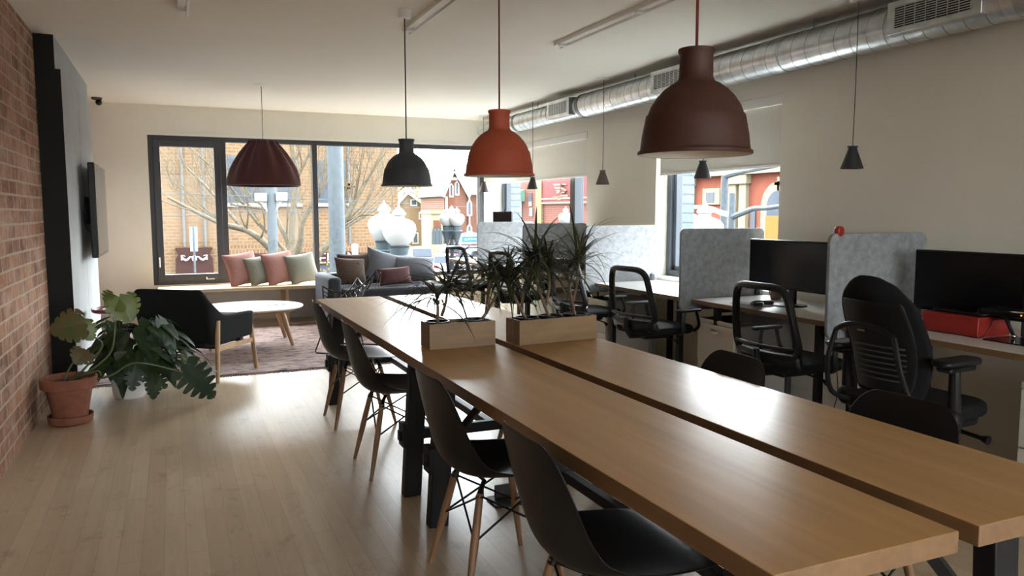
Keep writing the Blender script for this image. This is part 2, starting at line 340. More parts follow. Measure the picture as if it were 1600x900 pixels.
def window(name,mats,loc,rz):
    o=bpy.data.objects.new(name,None); S.collection.objects.link(o); o.location=loc; o.rotation_euler=(0,0,rz); o['kind']='structure'; return o
def wframe(p,x0,x1,z0,z1,t,d0,d1,m,nm='window_frame'):
    b=MB(); b.bx(x0,x0+t,d0,d1,z0,z1); b.bx(x1-t,x1,d0,d1,z0,z1); b.bx(x0+t,x1-t,d0,d1,z0,z0+t); b.bx(x0+t,x1-t,d0,d1,z1-t,z1); return b.build(nm,m,p,bevel=.003)
W1=window('window_1',None,(0,YF,0),0)
wframe(W1,WX0,WX1,WZ0,WZ1,.055,.03,.15,'frame')
for x0,x1 in ((.575,.645),(1.70,1.765)): MB().bx(x0,x1,.03,.15,WZ0+.05,WZ1-.05).build('mullion','frame',W1,bevel=.003)
sash=wframe(W1,-.18,.58,.53,2.235,.075,.0,.10,'frame','sash_frame')
b=MB(); b.bx(-.168,-.15,-.03,0,.70,.82); b.bx(-.166,-.152,-.045,-.028,.72,.77); b.build('handle','white',sash,bevel=.004)
b=MB(); b.bx(.36,.375,-.012,0,.535,.565); b.bx(.36,.46,-.008,0,.533,.543); b.build('latch','white',sash,bevel=.002)
for x0,x1,z0,z1,y in ((-.105,.505,.605,2.16,.05),(.645,1.70,.535,2.235,.09),(1.765,4.035,.535,2.235,.09)): MB().bx(x0,x1,y,y+.01,z0,z1).build('pane','glass',W1)
def side_window(n,y0,y1,mull):
    W=window('window_%d'%n,None,(XR+.13,0,0),0)
    b=MB(); t=.06
    b.bx(0,.11,y1-t,y1,SZ,HZ); b.bx(0,.11,y0,y0+t,SZ,HZ); b.bx(0,.11,y0+t,y1-t,SZ,SZ+t); b.bx(0,.11,y0+t,y1-t,HZ-t,HZ)
    b.bx(.03,.10,y1-t-.05,y1-t,SZ+t,HZ-t); b.bx(.03,.10,y0+t,y0+t+.05,SZ+t,HZ-t); b.bx(.03,.10,y0+t,y1-t,SZ+t,SZ+t+.04)
    b.build('window_frame','frameblue',W,bevel=.004)
    ys=[y0+t+.05]+([mull-.06,mull+.06] if mull else [])+[y1-t-.05]
    if mull: MB().bx(-.01,.11,mull-.06,mull+.06,SZ,HZ,0,faces={5:1}).build('mullion',['frameblue','frame'],W,bevel=.003)  # daylight from the glass put into the colour: sides blue-grey, room face charcoal
    for i in range(0,len(ys),2): MB().bx(.06,.07,ys[i],ys[i+1],SZ+.1,HZ-.06).build('pane','glass',W)
    MB().bx(-.17,0,y0,y1,SZ-.03,SZ+.004).build('window_sill','white',W,bevel=.003)
side_window(2,4.56,6.26,None); side_window(3,7.6,YF-.02,8.17)
W4=window('window_4',None,(0,YB-.15,0),0); wframe(W4,-.5,3.7,.45,2.5,.07,-.05,.05,'frame'); MB().bx(1.56,1.63,-.05,.05,.5,2.45).build('mullion','frame',W4)  # unseen window, added behind the camera to brighten the near room
for x0,x1 in ((-.43,1.56),(1.63,3.63)): MB().bx(x0,x1,-.01,0,.52,2.43).build('pane','glass',W4)

# ------------------------------------------------------------------ dining tables
def dining_table(y0, label):
    L_,W_=2.347,1.0; t=thing('dining_table',label,'table',(.934,y0,0),0,'oak tables of the long row')
    for x0,x1 in ((0,.47),(.53,1.0)):
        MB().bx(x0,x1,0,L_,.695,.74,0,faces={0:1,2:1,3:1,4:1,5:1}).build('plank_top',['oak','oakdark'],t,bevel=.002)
    b=MB(); b.bx(.44,.56,.15,L_-.15,.655,.692); 
    for y in (.2,L_-.2): b.bx(.1,.9,y-.035,y+.035,.625,.694)
    b.build('under_frame','blackwood',t,bevel=.003)
    for y in (.2,L_-.2):
        for sx,x in ((-1,.125),(1,.875)):
            xt=x; xb=x+sx*.045; h=.043
            vs=[(xb-h,y-.03,0),(xb+h,y-.03,0),(xb+h,y+.03,0),(xb-h,y+.03,0),(xt-h,y-.03,.694),(xt+h,y-.03,.694),(xt+h,y+.03,.694),(xt-h,y+.03,.694)]
            MB().add(vs,[(0,3,2,1),(4,5,6,7),(0,1,5,4),(1,2,6,5),(2,3,7,6),(3,0,4,7)]).build('leg','blackwood',t,bevel=.004)
        b=MB(); b.bx(.02,.98,y-.018,y+.018,.275,.325)
        st=b.build('stretcher','blackwood',t,bevel=.003)
        for x in (.048,.952):
            MB().bx(x-.014,x+.014,y-.045,y+.045,.245,.36).build('wedge','blackwood',st,bevel=.003)
        for sx in (-1,1):
            MB().tube([(.5+sx*.10,y,.635),(.5+sx*.34,y,.38)],.02,4).build('brace','blackwood',t)
    b=MB(); b.bx(.48,.52,.2,L_-.2,.28,.32); b.build('long_rail','blackwood',t,bevel=.003)
    return t
dining_table(1.005,'oak plank dining table nearest, black trestle legs, bare top')
dining_table(3.358,'oak plank dining table by the lounge, carrying both planter boxes')

# ------------------------------------------------------------------ moulded shell chairs
def shell_mesh():
    prof=[(.245,.425),(.225,.437),(.16,.436),(.08,.425),(0,.415),(-.08,.412),(-.15,.425),(-.20,.465),(-.228,.53),(-.245,.61),(-.258,.69),(-.270,.77),(-.276,.80)]
    hw=[.17,.205,.228,.234,.234,.226,.205,.188,.190,.200,.205,.175,.12]
    curl=[.0,.002,.012,.026,.045,.062,.075,.085,.075,.055,.035,.018,.008]
    rows=[]
    n=12
    for i,((x,z),h,c) in enumerate(zip(prof,hw,curl)):
        j=min(i+1,len(prof)-1); k=max(i-1,0); t=Vector((prof[j][0]-prof[k][0],0,prof[j][1]-prof[k][1])).normalized(); nrm=Vector((-t.z,0,t.x))*-1
        if nrm.z<0 and i<6: nrm=-nrm
        if i>=6 and nrm.x<0: nrm=-nrm
        r=[]
        for q in range(n+1):
            v=-1+2*q/n; a=abs(v)**2.4; p=Vector((x,h*v,z))+nrm*c*a
            if i==0: p.z-=.012*(1-a)
            r.append(p)
        rows.append(r)
    return MB().grid(rows)
def shell_chair(label):
    t=thing('shell_chair',label,'chair',group=None)
    shell_mesh().build('seat_shell','shell',t,sub=2,solid=.007,ang=180)
    for sx in (-1,1):
        for sy in (-1,1):
            MB().tube([(sx*.115,sy*.125,.375),(sx*.152,sy*.158,.20),(sx*.195,sy*.195,.0)],[.013,.0155,.0095],12).build('leg','legwood',t)
    b=MB()
    for sx in (-1,1):
        for sy in (-1,1):
            b.tube([(sx*.09,sy*.105,.415),(sx*.108,sy*.12,.39),(sx*.117,sy*.126,.36)],[.008,.010,.0165],8)
            b.tube([(sx*.148,sy*.156,.215),(-sx*.112,sy*.124,.365)],.0042,6)
            b.tube([(sx*.150,sy*.158,.21),(sx*.112,-sy*.124,.365)],.0042,6)
    for sx in (-1,1): b.tube([(sx*.09,-.105,.413),(sx*.09,.105,.413)],.006,6)
    b.build('wire_brace','black',t); return t
chair0=None
def put_chair(x,y,rz,label,group):
    global chair0
    if chair0 is None: chair0=shell_chair(label); c=chair0; c.location=(x,y,0); c.rotation_euler=(0,0,rz); c['group']=group
    else: c=dup(chair0,(x,y,0),rz,label,group)
    return c
gl='shell chairs on the open floor side of the long table'; gr='shell chairs on the desk side of the long table'
put_chair(1.075,2.62,0.02,'black moulded shell chair with all wooden legs showing, beside the black trestle legs',gl)
put_chair(1.08,1.80,-.02,'nearest black moulded shell chair, cut off by the bottom of the photo',gl)
put_chair(1.075,4.02,.0,'black shell chair second from the lounge end, on the floor side',gl)
put_chair(1.085,5.02,.0,'black shell chair at the lounge end of the table, beside the wire chair',gl)
put_chair(1.80,2.46,PI,'black shell chair whose backrest rises over the table before the cream drawers',gr)
put_chair(1.80,1.66,PI+.03,'black shell chair in front of the high-backed swivel chair',gr)
put_chair(1.83,3.80,PI-.02,'black shell chair peeking over the right planter box',gr)

# ------------------------------------------------------------------ planter boxes and dracaenas
def planter(x,y,L,rz,label):
    t=thing('planter_box',label,'planter',(x,y,.741),rz,'wooden planter boxes on the table')
    D,H,q=.14,.118,.013
    MB().bx(0,L,0,q,0,H).build('side_board','planterwood',t,bevel=.0015)
    MB().bx(0,L,D-q,D,0,H).build('side_board','planterwood',t,bevel=.0015)
    for x0 in (0,L-q): MB().bx(x0,x0+q,q,D-q,0,H).build('end_board','oakdark',t,bevel=.0015)
    MB().bx(q,L-q,q,D-q,0,.01).build('bottom_board','planterwood',t)
    return t
planter(1.055,3.36,.325,.0,'smaller wooden planter box on the left table plank, holding two dracaenas')
planter(1.478,3.30,.435,.075,'longer wooden planter box on the right table plank, holding three dracaenas')
def rosette(b,c,n,lmin,lmax,rnd,up=.6):
    for i in range(int(n*1.05)):
        a=rnd.uniform(0,2*PI); e=rnd.uniform(-.25,1.35)*up+.1; L=rnd.uniform(lmin,lmax)*1.30; wd=rnd.uniform(.0042,.0066)
        d=Vector((math.cos(a)*math.cos(e),math.sin(a)*math.cos(e),math.sin(e))); side=Vector((-math.sin(a),math.cos(a),0))
        p=Vector(c)+Vector((rnd.uniform(-.012,.012),rnd.uniform(-.012,.012),rnd.uniform(-.035,.03))); rows=[]; N=8; g=rnd.uniform(.38,1.0)
        for k in range(N+1):
            s=k/N; ww=wd*(1.0-.25*(1-s)*0)*(1 if s<.35 else max(.05,1-((s-.35)/.65)**1.6)); 
            rows.append([p-side*ww,p+Vector((0,0,-ww*.35)),p+side*ww])
            d=(d+Vector((0,0,-g*(.35+s)*2.2/N*1.2))).normalized(); p=p+d*(L/N)
        b.grid(rows)
def dracaena(base,stems,label,seed,grp):
    """base: pot centre; stems: list of (path, leaves, lmin, lmax, up)"""
    rnd=random.Random(seed); B=Vector(base); t=thing('potted_dracaena',label,'plant',B,0,grp)
    b=MB(); b.lathe([(.038,0),(.052,.095),(.058,.098),(.058,.112),(.053,.112),(.050,.094),(.0,.090)],24); b.build('pot','black',t)
    MB().lathe([(.0,.088),(.049,.088),(.049,.094),(.0,.097)],20).build('soil','soil',t)
    b=MB(); lf=MB()
    for path,n,l0,l1,up in stems:
        P=smoothpath([Vector(p)-B for p in path],5); b.tube(P,[.0085-.0035*i/len(P) for i in range(len(P))],7)
        rosette(lf,P[-1],n,l0,l1,rnd,up)
    b.build('stem','stem',t); lf.build('foliage','dracaena',t,ang=80); return t
zt=.752
g2='dracaenas in the planter boxes'
def up_(b,*pp): return [(b[0],b[1],zt+.085)]+list(pp)
b1=(1.115,3.43,zt); b2=(1.30,3.43,zt)
def PX(px,py,y=3.43): v=at(px,py,y); return (v.x,v.y,v.z)
dracaena(b1,[(up_(b1,(1.118,3.43,.93),PX(682,466)),36,.2,.3,.55),((PX(690,494),PX(697,470),PX(699,448,3.46)),34,.2,.3,.7)],'dracaena with an upright thin stem at the left end of the smaller planter',3,g2)
dracaena(b2,[(up_(b2,PX(757,493),PX(775,462),PX(790,432)),44,.2,.3,.7),((PX(760,490),PX(762,462),PX(766,428,3.47)),42,.18,.28,.75)],'dracaena leaning right out of the smaller planter',5,g2)
b3=(1.555,3.385,zt); b4=(1.69,3.40,zt); b5=(1.835,3.41,zt)
dracaena(b3,[(up_(b3,PX(808,472),PX(798,450,3.40),PX(800,430,3.40)),44,.16,.28,.6),((PX(816,488),PX(818,450),PX(836,404)),56,.17,.30,.85)],'tallest dracaena, leaning left at the left end of the longer planter',8,g2)
dracaena(b4,[(up_(b4,PX(848,470),PX(838,440),PX(832,426,3.38)),34,.15,.25,.6),((PX(852,478),PX(858,450),PX(856,418)),44,.16,.27,.8)],'forked dracaena in the middle of the longer planter',11,g2)
dracaena(b5,[(up_(b5,PX(893,468),PX(889,440),PX(886,428,3.38)),26,.14,.24,.55),((PX(894,472),PX(902,440),PX(904,407)),44,.18,.31,.8)],'dracaena at the right end of the longer planter, in front of the felt screen',14,g2)

# ------------------------------------------------------------------ pendant lamps
def dome_pendant(x,y,zb,shade,cord,label):
    t=thing('dome_pendant_lamp',label,'pendant lamp',(x,y,zb),0,'dome pendants over the long table')
    out=[(.163,0),(.1655,.004),(.1645,.010),(.159,.012),(.157,.018),(.153,.055),(.1455,.093),(.142,.112),(.1365,.117),(.128,.139),(.112,.164),(.092,.186),(.070,.202),(.055,.209),(.0515,.216),(.0485,.222),(.0475,.285),(.0505,.290),(.0525,.296),(.0515,.302)]
    b=MB(); b.lathe(out+[(.0,.302)],56,0)
    b2=MB(); b2.lathe([(r-.004,z) for r,z in out[4:16]]+[(.0,.214)],56)
    b.f=[f for f in b.f if len(f)==4]; b.m=b.m[:len(b.f)]
    ins=[(.163,0),(.155,.001),(.150,.055),(.141,.093),(.131,.115),(.123,.137),(.107,.161),(.087,.182),(.06,.198),(.0,.204)]
    k=MB().lathe(ins,56); k.f=[f for f in k.f if len(f)==4]
    b.add(k.v,k.f,1)
    b.build('lamp_shade',[shade,'shadein'],t,ang=60)
    MB().lathe([(.02,.135),(.03,.12),(.036,.095),(.028,.07),(.0,.062)],20).build('bulb','shadein',t)
    MB().tube([(0,0,.135),(0,0,ZC-zb-.045)],.0042,8).build('cord',cord,t)
    MB().lathe([(0,ZC-zb-.052),(.036,ZC-zb-.052),(.04,ZC-zb-.046),(.042,ZC-zb),(.0,ZC-zb)],28).build('canopy','white',t)
    return t
lx=1.408
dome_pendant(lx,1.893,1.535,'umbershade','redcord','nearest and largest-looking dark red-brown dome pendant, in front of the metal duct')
dome_pendant(lx,3.374,1.535,'redshade','redcord','terracotta dome pendant, in front of the far window corner')
dome_pendant(lx,4.936,1.535,'greyshade','black','charcoal dome pendant in front of the large street window')
# gathered felt lamp over the lounge
t=thing('gathered_felt_lamp','maroon gathered felt pendant lamp over the coffee table','pendant lamp',(.88,8.36,1.635))
prof=[(.345,0),(.362,.012),(.36,.05),(.345,.105),(.318,.175),(.275,.25),(.225,.325),(.178,.385),(.145,.42),(.135,.44),(.130,.452)]
def pl(g,i):
    s=max(0,(i-1)/9); return 1+.15*s**1.2*math.sin(12*g+.8*math.sin(3*g))+.012*math.sin(5*g)*(1-s)
k=MB().lathe(prof,120,mod=pl); k.f=[f for f in k.f if len(f)==4]; k.m=[0]*len(k.f)
k.build('lamp_shade','maroon',t,solid=.008,ang=180)
MB().tube([(0,0,.40),(0,0,ZC-1.635-.01)],.0032,6).build('cord','rubber',t)
MB().lathe([(0,ZC-1.635-.014),(.03,ZC-1.635-.014),(.075,ZC-1.635-.004),(.078,ZC-1.635),(0,ZC-1.635)],24).build('canopy','white',t)
MB().lathe([(.02,.40),(.03,.36),(.04,.31),(.03,.27),(0,.26)],16).build('bulb','shadein',t)
M['conebrown']=noisy('umber_cone',(.07,.05,.042),(.085,.06,.05),40,.6); M['coneblack']=mat('black_cone',(.02,.021,.024),.55)
cone0=None
for y,m,lab in ((3.60,'coneblack','nearest black cone pendant, alone against the blank wall'),(5.08,'coneblack','black cone pendant hanging below the nearest dome pendant'),(6.64,'conebrown','brown cone pendant on the wall between the two side windows'),(8.25,'coneblack','black cone pendant before the blind of the far side window'),(9.80,'conebrown','brown cone pendant in the corner beside the big window')):
    z=1.632; t=thing('cone_pendant_lamp',lab,'pendant lamp',(3.86,y,z),0,'small cone pendants over the desks')
    k=MB().lathe([(.066,0),(.067,.003),(.024,.125),(.024,.128),(.031,.129),(.031,.137),(.0,.138)],28); k.f=[f for f in k.f if len(f)==4]; k.m=[0]*len(k.f)
    k.build('lamp_shade',m,t,ang=30); MB().lathe([(0,.02),(.03,.02),(.045,.03),(0,.05)],16).build('bulb','shadein',t)
    MB().tube([(0,0,.13),(.004,0,.5),(0,0,ZC-z-.012)],.0025,6).build('cord','black',t)
    MB().lathe([(0,ZC-z-.016),(.05,ZC-z-.014),(.062,ZC-z-.004),(.062,ZC-z),(0,ZC-z)],24).build('canopy','white',t)

# ------------------------------------------------------------------ duct and ceiling fittings
dx,dz,dr=4.0,2.468,.122
t=thing('spiral_duct','galvanised spiral air duct running along the ceiling over the desks','duct',(dx,0,dz))
def pipe(y0,y1,r):
    b=MB(); rx=Matrix.Rotation(-PI/2,4,'X'); b.lathe([(r-.004,y0),(r,y0),(r,y1),(r-.004,y1)],40,mx=rx); return b.build('duct_pipe','galv',t,ang=40)
def seam(y0,y1,r,pitch=.125):
    b=MB(); n=int((y1-y0)/pitch*28); b.tube([(r*math.cos(2*PI*i/28),y0+pitch*i/28,r*math.sin(2*PI*i/28)) for i in range(n+1)],.0022,4,cap=False); return b
for y0,y1,r in ((-3.4,2.72,dr),(2.72,7.27,dr),(7.27,8.95,dr-.014),(8.95,10.16,dr-.018)):
    p=pipe(y0,y1,r); seam(y0+.02,y1-.15,r).build('seam','galvdark',p)
for y in (2.70,4.35,7.24,8.93):
    rr=dr+.004 if y<8 else dr-.01
    k=MB(); k.lathe([(rr-.01,-.03),(rr,-.03),(rr,.03),(rr-.01,.03)],40,mx=Matrix.Rotation(-PI/2,4,'X')); k.build('collar','galvdark' if y in(7.24,8.93) else 'galv',t,loc=(0,y,0),ang=40)
for y in (4.1,6.3,8.4,1.0): MB().tube([(0,y,dr),(0,y,ZC-dz)],.004,6).build('hanger','galvdark',t)
for y0,y1 in ((2.80,3.38),(5.30,5.82),(7.34,7.86)):
    b=MB(); X=-dr-.028; b.bx(X,X+.10,y0,y1,-.085,.100); v=b.build('vent','galv',t,bevel=.004)
    b=MB(); b.bx(X-.003,X+.004,y0+.055,y1-.055,-.052,.067); g=b.build('grille_opening','blackmatte',v)
    b=MB()
    for i in range(9):
        z=-.046+i*.0132; b.bx(X-.007,X-.002,y0+.05,y1-.05,z,z+.005)
    for i in range(8):
        y=y0+.055+(y1-y0-.11)*i/7; b.bx(X-.006,X-.002,y-.002,y+.002,-.052,.067)
    b.build('grille','galv',v)
def track(x,y0,y1,lab,lean=0):
    t=thing('ceiling_light_bar',lab,'ceiling light',(x,y0,ZC),lean,'linear light bars on the ceiling'); L=y1-y0
    MB().bx(-.02,.02,0,L,-.03,0).build('track','white',t,bevel=.003)
    b=MB(); b.bx(.030,.046,.02,L,-.048,-.028); b.build('light_tube','shadein',t,bevel=.004)
    for y in (.04,L*.5,L-.1): MB().bx(-.022,.05,y-.02,y+.02,-.046,-.012).build('bracket','white',t,bevel=.002)
    MB().bx(-.024,.05,-.012,.004,-.05,0).build('end_cap','white',t,bevel=.002)
track(2.72,3.1,5.40,'white linear light bar on the ceiling beside the metal duct',.0)
track(1.54,2.6,5.40,'white linear light bar on the ceiling behind the charcoal pendant')
track(.10,2.9,5.45,'white linear light bar on the ceiling above the open floor, leftmost')
t=thing('security_camera','small grey dome security camera on ceiling in far left corner','camera',(-.72,9.98,ZC))
MB().lathe([(0,0),(.055,0),(.052,-.022),(.02,-.03),(0,-.03)],20).build('mount','rubber',t); MB().ball((.02,-.02,-.055),.034,14).build('camera_head','black',t)

# ------------------------------------------------------------------ blinds
def blind(y0,y1,zb,lab):
    t=thing('roller_blind',lab,'blind',(XR+.03,0,0),0,'roller blinds of the side windows')
    MB().bx(-.002,.002,y0+.02,y1-.02,zb,HZ-.07).build('blind_cloth','blind',t)
    MB().bx(-.008,.008,y0+.02,y1-.02,zb-.018,zb+.006).build('bottom_bar','white',t,bevel=.003)
    MB().bx(-.03,.07,y0+.005,y1-.005,HZ-.078,HZ-.002).build('cassette','white',t,bevel=.003)
blind(4.565,6.25,1.725,'half-lowered cream roller blind on the side window behind the nearest dome pendant')
blind(7.61,10.33,1.775,'half-lowered cream roller blind on the far side window')

# ------------------------------------------------------------------ desks, screens, drawers
DZ=.73
def desk(y0,y1,lab):
    t=thing('desk',lab,'desk',(0,0,0),0,'white desks along the right wall')
    MB().bx(3.47,4.165,y0,y1,DZ-.032,DZ,0,faces={5:1,2:1,4:1}).build('desktop',['desktop','oakdark'],t,bevel=.002)
    for y in (y0+.16,y1-(.24 if y0>3 else .05)):
        b=MB(); b.bx(3.50,3.54,y-.02,y+.02,0,DZ-.033); b.build('leg','blackmatte',t)
        b=MB(); b.bx(4.10,4.14,y-.02,y+.02,0,DZ-.033); b.build('leg','blackmatte',t)
        b=MB(); b.bx(3.54,4.10,y-.02,y+.02,DZ-.073,DZ-.033); b.build('rail','blackmatte',t)
PY=[3.29,4.685,6.11,7.46,8.80]
ed=[1.90]+PY+[10.2]
names=['nearest white desk with the red box and laptop','white desk with the black monitor between two felt screens','white desk under the side window beside the cream drawers','white desk behind the longer planter box','white desk behind the dracaenas, second from the far corner','farthest white desk, by the corner of the big window']
for i,n in enumerate(names): desk(ed[i]+.022,ed[i+1]-.022,n)
plabs=['pale grey felt desk screen with the red clip on top, nearest','pale grey felt desk screen left of the black monitor','pale grey felt desk screen lit by the side window, third from right','darker-looking grey felt desk screen behind the longer planter, second from left','leftmost pale grey felt desk screen, at the far window']
for y,l in zip(PY,plabs):
    t=thing('desk_screen',l,'desk screen',(3.76,y,.945),0,'felt screens between the desks')
    MB().prism(rrect(.765,.60,.045,6),-.012,.012,'y').build('felt_panel','felt',t,bevel=.004)
    MB().bx(.30,.345,-.035,.035,-.212,-.15).build('clamp','rubber',t,bevel=.012)
t=thing('red_clip','round red clip on top edge of the nearest felt screen','clip',(3.452,PY[0],1.246))
MB().prism(rrect(.05,.06,.024,8,0,.012),-.018,.018,'y').build('clip_body','red',t,bevel=.008)
MB().bx(-.012,.022,.0135,.02,-.035,.0).build('clip_tongue','red',t)
def pedestal(y0,z,lab,x=3.50):
    t=thing('drawer_pedestal',lab,'drawer unit',(x,y0,0),0,'cream drawer pedestals under the desks'); Wd=.40
    MB().bx(.012,.52,0,Wd,.03,z).build('body','cab',t,bevel=.004)
    MB().bx(.0,.52,0,Wd,z-.028,z).build('top','cab',t,bevel=.003)
    h=(z-.03-.03-.01)/2
    for k in range(2):
        z1=z-.033-k*(h+.005); 
        d=MB().bx(-.004,.012,.004,Wd-.004,z1-h,z1).build('drawer','cab',t,bevel=.003)
        m=MB(); m.prism([(.045*math.cos(a),.03*math.sin(a)) for a in [PI+PI*i/10 for i in range(11)]],-.010,-.003,'x',mx=T4((0,Wd/2,z1-.035))); m.build('handle','chrome',d)
        if k==1: MB().lathe([(0,-.003),(.007,-.003),(.007,.003),(0,.003)],12,mx=T4((-.006,.06,z1-.05))@Matrix.Rotation(PI/2,4,'Y')).build('lock','chrome',d)
    for yy in (.05,Wd-.05):
        for xx in (.06,.46): MB().lathe([(.02,0),(.02,.03),(0,.03)],12,c=(xx,yy,0)).build('castor','black',t)
pedestal(4.215,.60,'cream two-drawer pedestal behind the square black desk leg')
pedestal(5.935,.58,'cream two-drawer pedestal at the right end of the longer planter')
pedestal(7.0,.56,'cream drawer pedestal half hidden behind the dracaenas')
pedestal(1.85,.60,'cream drawer pedestal cut off by the right photo edge')

def swivel_base(t):
    b=MB()
    for i in range(5):
        a=2*PI*i/5+.3; b.tube([(0.02*math.cos(a),.02*math.sin(a),.105),(.16*math.cos(a),.16*math.sin(a),.095),(.30*math.cos(a),.30*math.sin(a),.072)],[.03,.022,.016],8)
    base=b.build('star_base','black',t)
    for i in range(5):
        a=2*PI*i/5+.3; c=(.30*math.cos(a),.30*math.sin(a),.032); m=MB()
        for s in (-.014,.014): m.lathe([(0,-.009),(.03,-.009),(.03,.009),(0,.009)],14,mx=T4(c)@RZ(a+.6)@T4((0,s,0))@Matrix.Rotation(PI/2,4,'X'))
        m.build('castor','black',base)
    MB().lathe([(.03,.10),(.03,.27),(.026,.275),(.026,.31),(.0,.31)],16).build('post_cover','black',t)
    MB().lathe([(.0,.25),(.017,.25),(.017,.47),(0,.47)],14).build('gas_post','rubber',t)
def mesh_chair(lab,grp):
    t=thing('mesh_office_chair',lab,'office chair',group=grp); swivel_base(t)
    MB().prism(rrect(.46,.46,.12,6,.03,0),.50,.555,'z').build('seat','blackfab',t,bevel=.022,segs=3)
    MB().bx(-.12,.12,-.09,.09,.46,.505).build('mechanism','black',t,bevel=.01)
    MB().tube([(.03,-.08,.475),(.05,-.2,.46),(.05,-.235,.445)],[.006,.006,.014],8).build('tilt_lever','black',t)
    # back: frame loop leaning back, curved
    def bp(u,v):   # u -1..1 across, v 0..1 up
        hwd=.245-.055*max(0,v)**1.3; z=.575+.395*v; x=-.195-.065*v-.035*math.sin(PI*v*.9)*.4+.05*(abs(u)**2)
        return Vector((x,u*hwd,z))
    loop=[]
    N=44
    for i in range(N):
        a=2*PI*i/N; c,s_=math.cos(a),math.sin(a); p=.36
        u=math.copysign(abs(c)**p,c); v=.5+.5*math.copysign(abs(s_)**p,s_); loop.append(bp(u,v))
    MB().tube(loop,.0175,8,closed=True,flat=1.45).build('back_frame','black',t)
    rows=[[bp(-.97+1.94*j/10,.02+.96*i/10) for j in range(11)] for i in range(11)]
    MB().grid(rows).build('back_mesh','meshfab',t,ang=180)
    b=MB(); b.tube([bp(-.95+1.9*i/8,.16)+Vector((-.012,0,0)) for i in range(9)],.011,6); b.build('lumbar_bar','black',t)
    b=MB(); b.tube([(-.05,0,.485),(-.19,0,.49),(-.23,0,.54),(-.235,0,.62)],[.02,.02,.018,.014],8,flat=1.4); b.build('back_spine','black',t)
    b=MB(); b.grid([[bp(-.98+1.96*j/8,k) for j in range(9)] for k in (-.11,-.04,.03,.075)]); b.build('back_skirt','black',t,solid=.035,ang=180)
    for s in (-1,1):
        m=MB(); m.tube(smoothpath([(.08,s*.20,.50),(.06,s*.27,.52),(.05,s*.28,.60),(.06,s*.28,.672)],4),.016,8,flat=.6)
        m.tube(smoothpath([(.20,s*.23,.52),(.20,s*.28,.57),(.17,s*.28,.672)],4),.012,6); a=m.build('armrest','black',t)
        MB().prism(rrect(.22,.06,.028,6,.10,s*.28),.668,.688,'z').build('arm_pad','black',a,bevel=.008)
    return t
oc=None
for x,y,r,l in ((3.17,4.73,.10,'black mesh office chair under the window-lit felt screen'),(3.15,3.33,.02,'black mesh office chair before the black monitor'),(3.15,8.38,.2,'farthest black mesh office chair, seen against the street window'),(3.16,7.08,.15,'black mesh office chair before the leftmost felt screen'),(3.17,5.72,.1,'black mesh office chair half hidden behind the longer planter')):
    if oc is None: oc=mesh_chair(l,'mesh office chairs along the desks'); o=oc; o.location=(x,y,0); o.rotation_euler=(0,0,r)
    else: o=dup(oc,(x,y,0),r,l)
# high-backed ergonomic chair
t=thing('ergonomic_office_chair','black high-backed ergonomic swivel chair, nearest on the right','office chair',(3.13,2.53,0),.06); swivel_base(t)
def ep(u,v):
    hw=.83*(.195+.06*max(0,math.sin(PI*min(1,v*1.05)))**.8)*(1 if v<.8 else 1-.35*((v-.8)/.2)**2); z=.53+.56*v
    x=-.185-.085*v+.055*math.sin(2*PI*v*.75+.2)*.5-.03*v*v+.055*u*u; return Vector((x,u*hw,z))
MB().grid([[ep(-1+2*j/12,i/14)+Vector((0,0,-.05*(abs(-1+2*j/12)**3)*(i/14)**4)) for j in range(13)] for i in range(15)]).build('backrest','blackfab',t,solid=.035,ang=180,sub=1)
MB().grid([[ep(-.82+1.64*j/10,.05+.75*i/10)+Vector((-.030,0,0)) for j in range(11)] for i in range(11)]).build('back_shell','black',t,solid=.01,ang=180,sub=1)
b=MB()
for i in range(7):
    v=.15+i*.045; b.tube([ep(-.62+1.24*j/8,v)+Vector((-.040,0,0)) for j in range(9)],.0045,5)
b.build('flex_rib','rubber',t)
b=MB()
for s in (-1,1): b.tube(smoothpath([(-.15,s*.17,.47),(-.265,s*.215,.52),(-.325,s*.19,.68),(-.325,s*.15,.83)],6),.012,8)
b.tube(smoothpath([(-.325,-.15,.83),(-.335,-.07,.865),(-.335,.07,.865),(-.325,.15,.83)],6),.012,8)
b.build('back_bracket','black',t)
MB().bx(-.348,-.344,-.02,.02,.842,.85).build('badge','chrome',t)
MB().prism(rrect(.50,.50,.14,6,.05,0),.44,.505,'z').build('seat','blackfab',t,bevel=.025,segs=3)
MB().prism(rrect(.42,.46,.1,6,.03,0),.405,.44,'z').build('seat_pan','black',t,bevel=.01)
MB().bx(-.17,.14,-.12,.12,.345,.41).build('mechanism','black',t,bevel=.02)
for s in (-1,1):
    m=MB(); m.tube([(-.02,s*.15,.40),(-.05,s*.26,.42),(-.08,s*.275,.52),(-.09,s*.275,.69)],[.026,.03,.028,.022],10); m.ball((-.09,s*.27,.47),(.045,.045,.05),12); a=m.build('armrest','black',t)
    MB().bx(-.17,.01,s*.275-.035,s*.275+.035,.685,.71).build('arm_slide','black',a,bevel=.01)
    MB().prism(rrect(.26,.10,.045,6,-.08,s*.275),.712,.74,'z').build('arm_pad','black',a,bevel=.011,segs=3)
for s in (-1,1): MB().tube([(.08,s*.12,.39),(.08,s*.30,.375),(.08,s*.335,.372)],[.01,.01,.022],8).build('adjuster_knob','black',t)

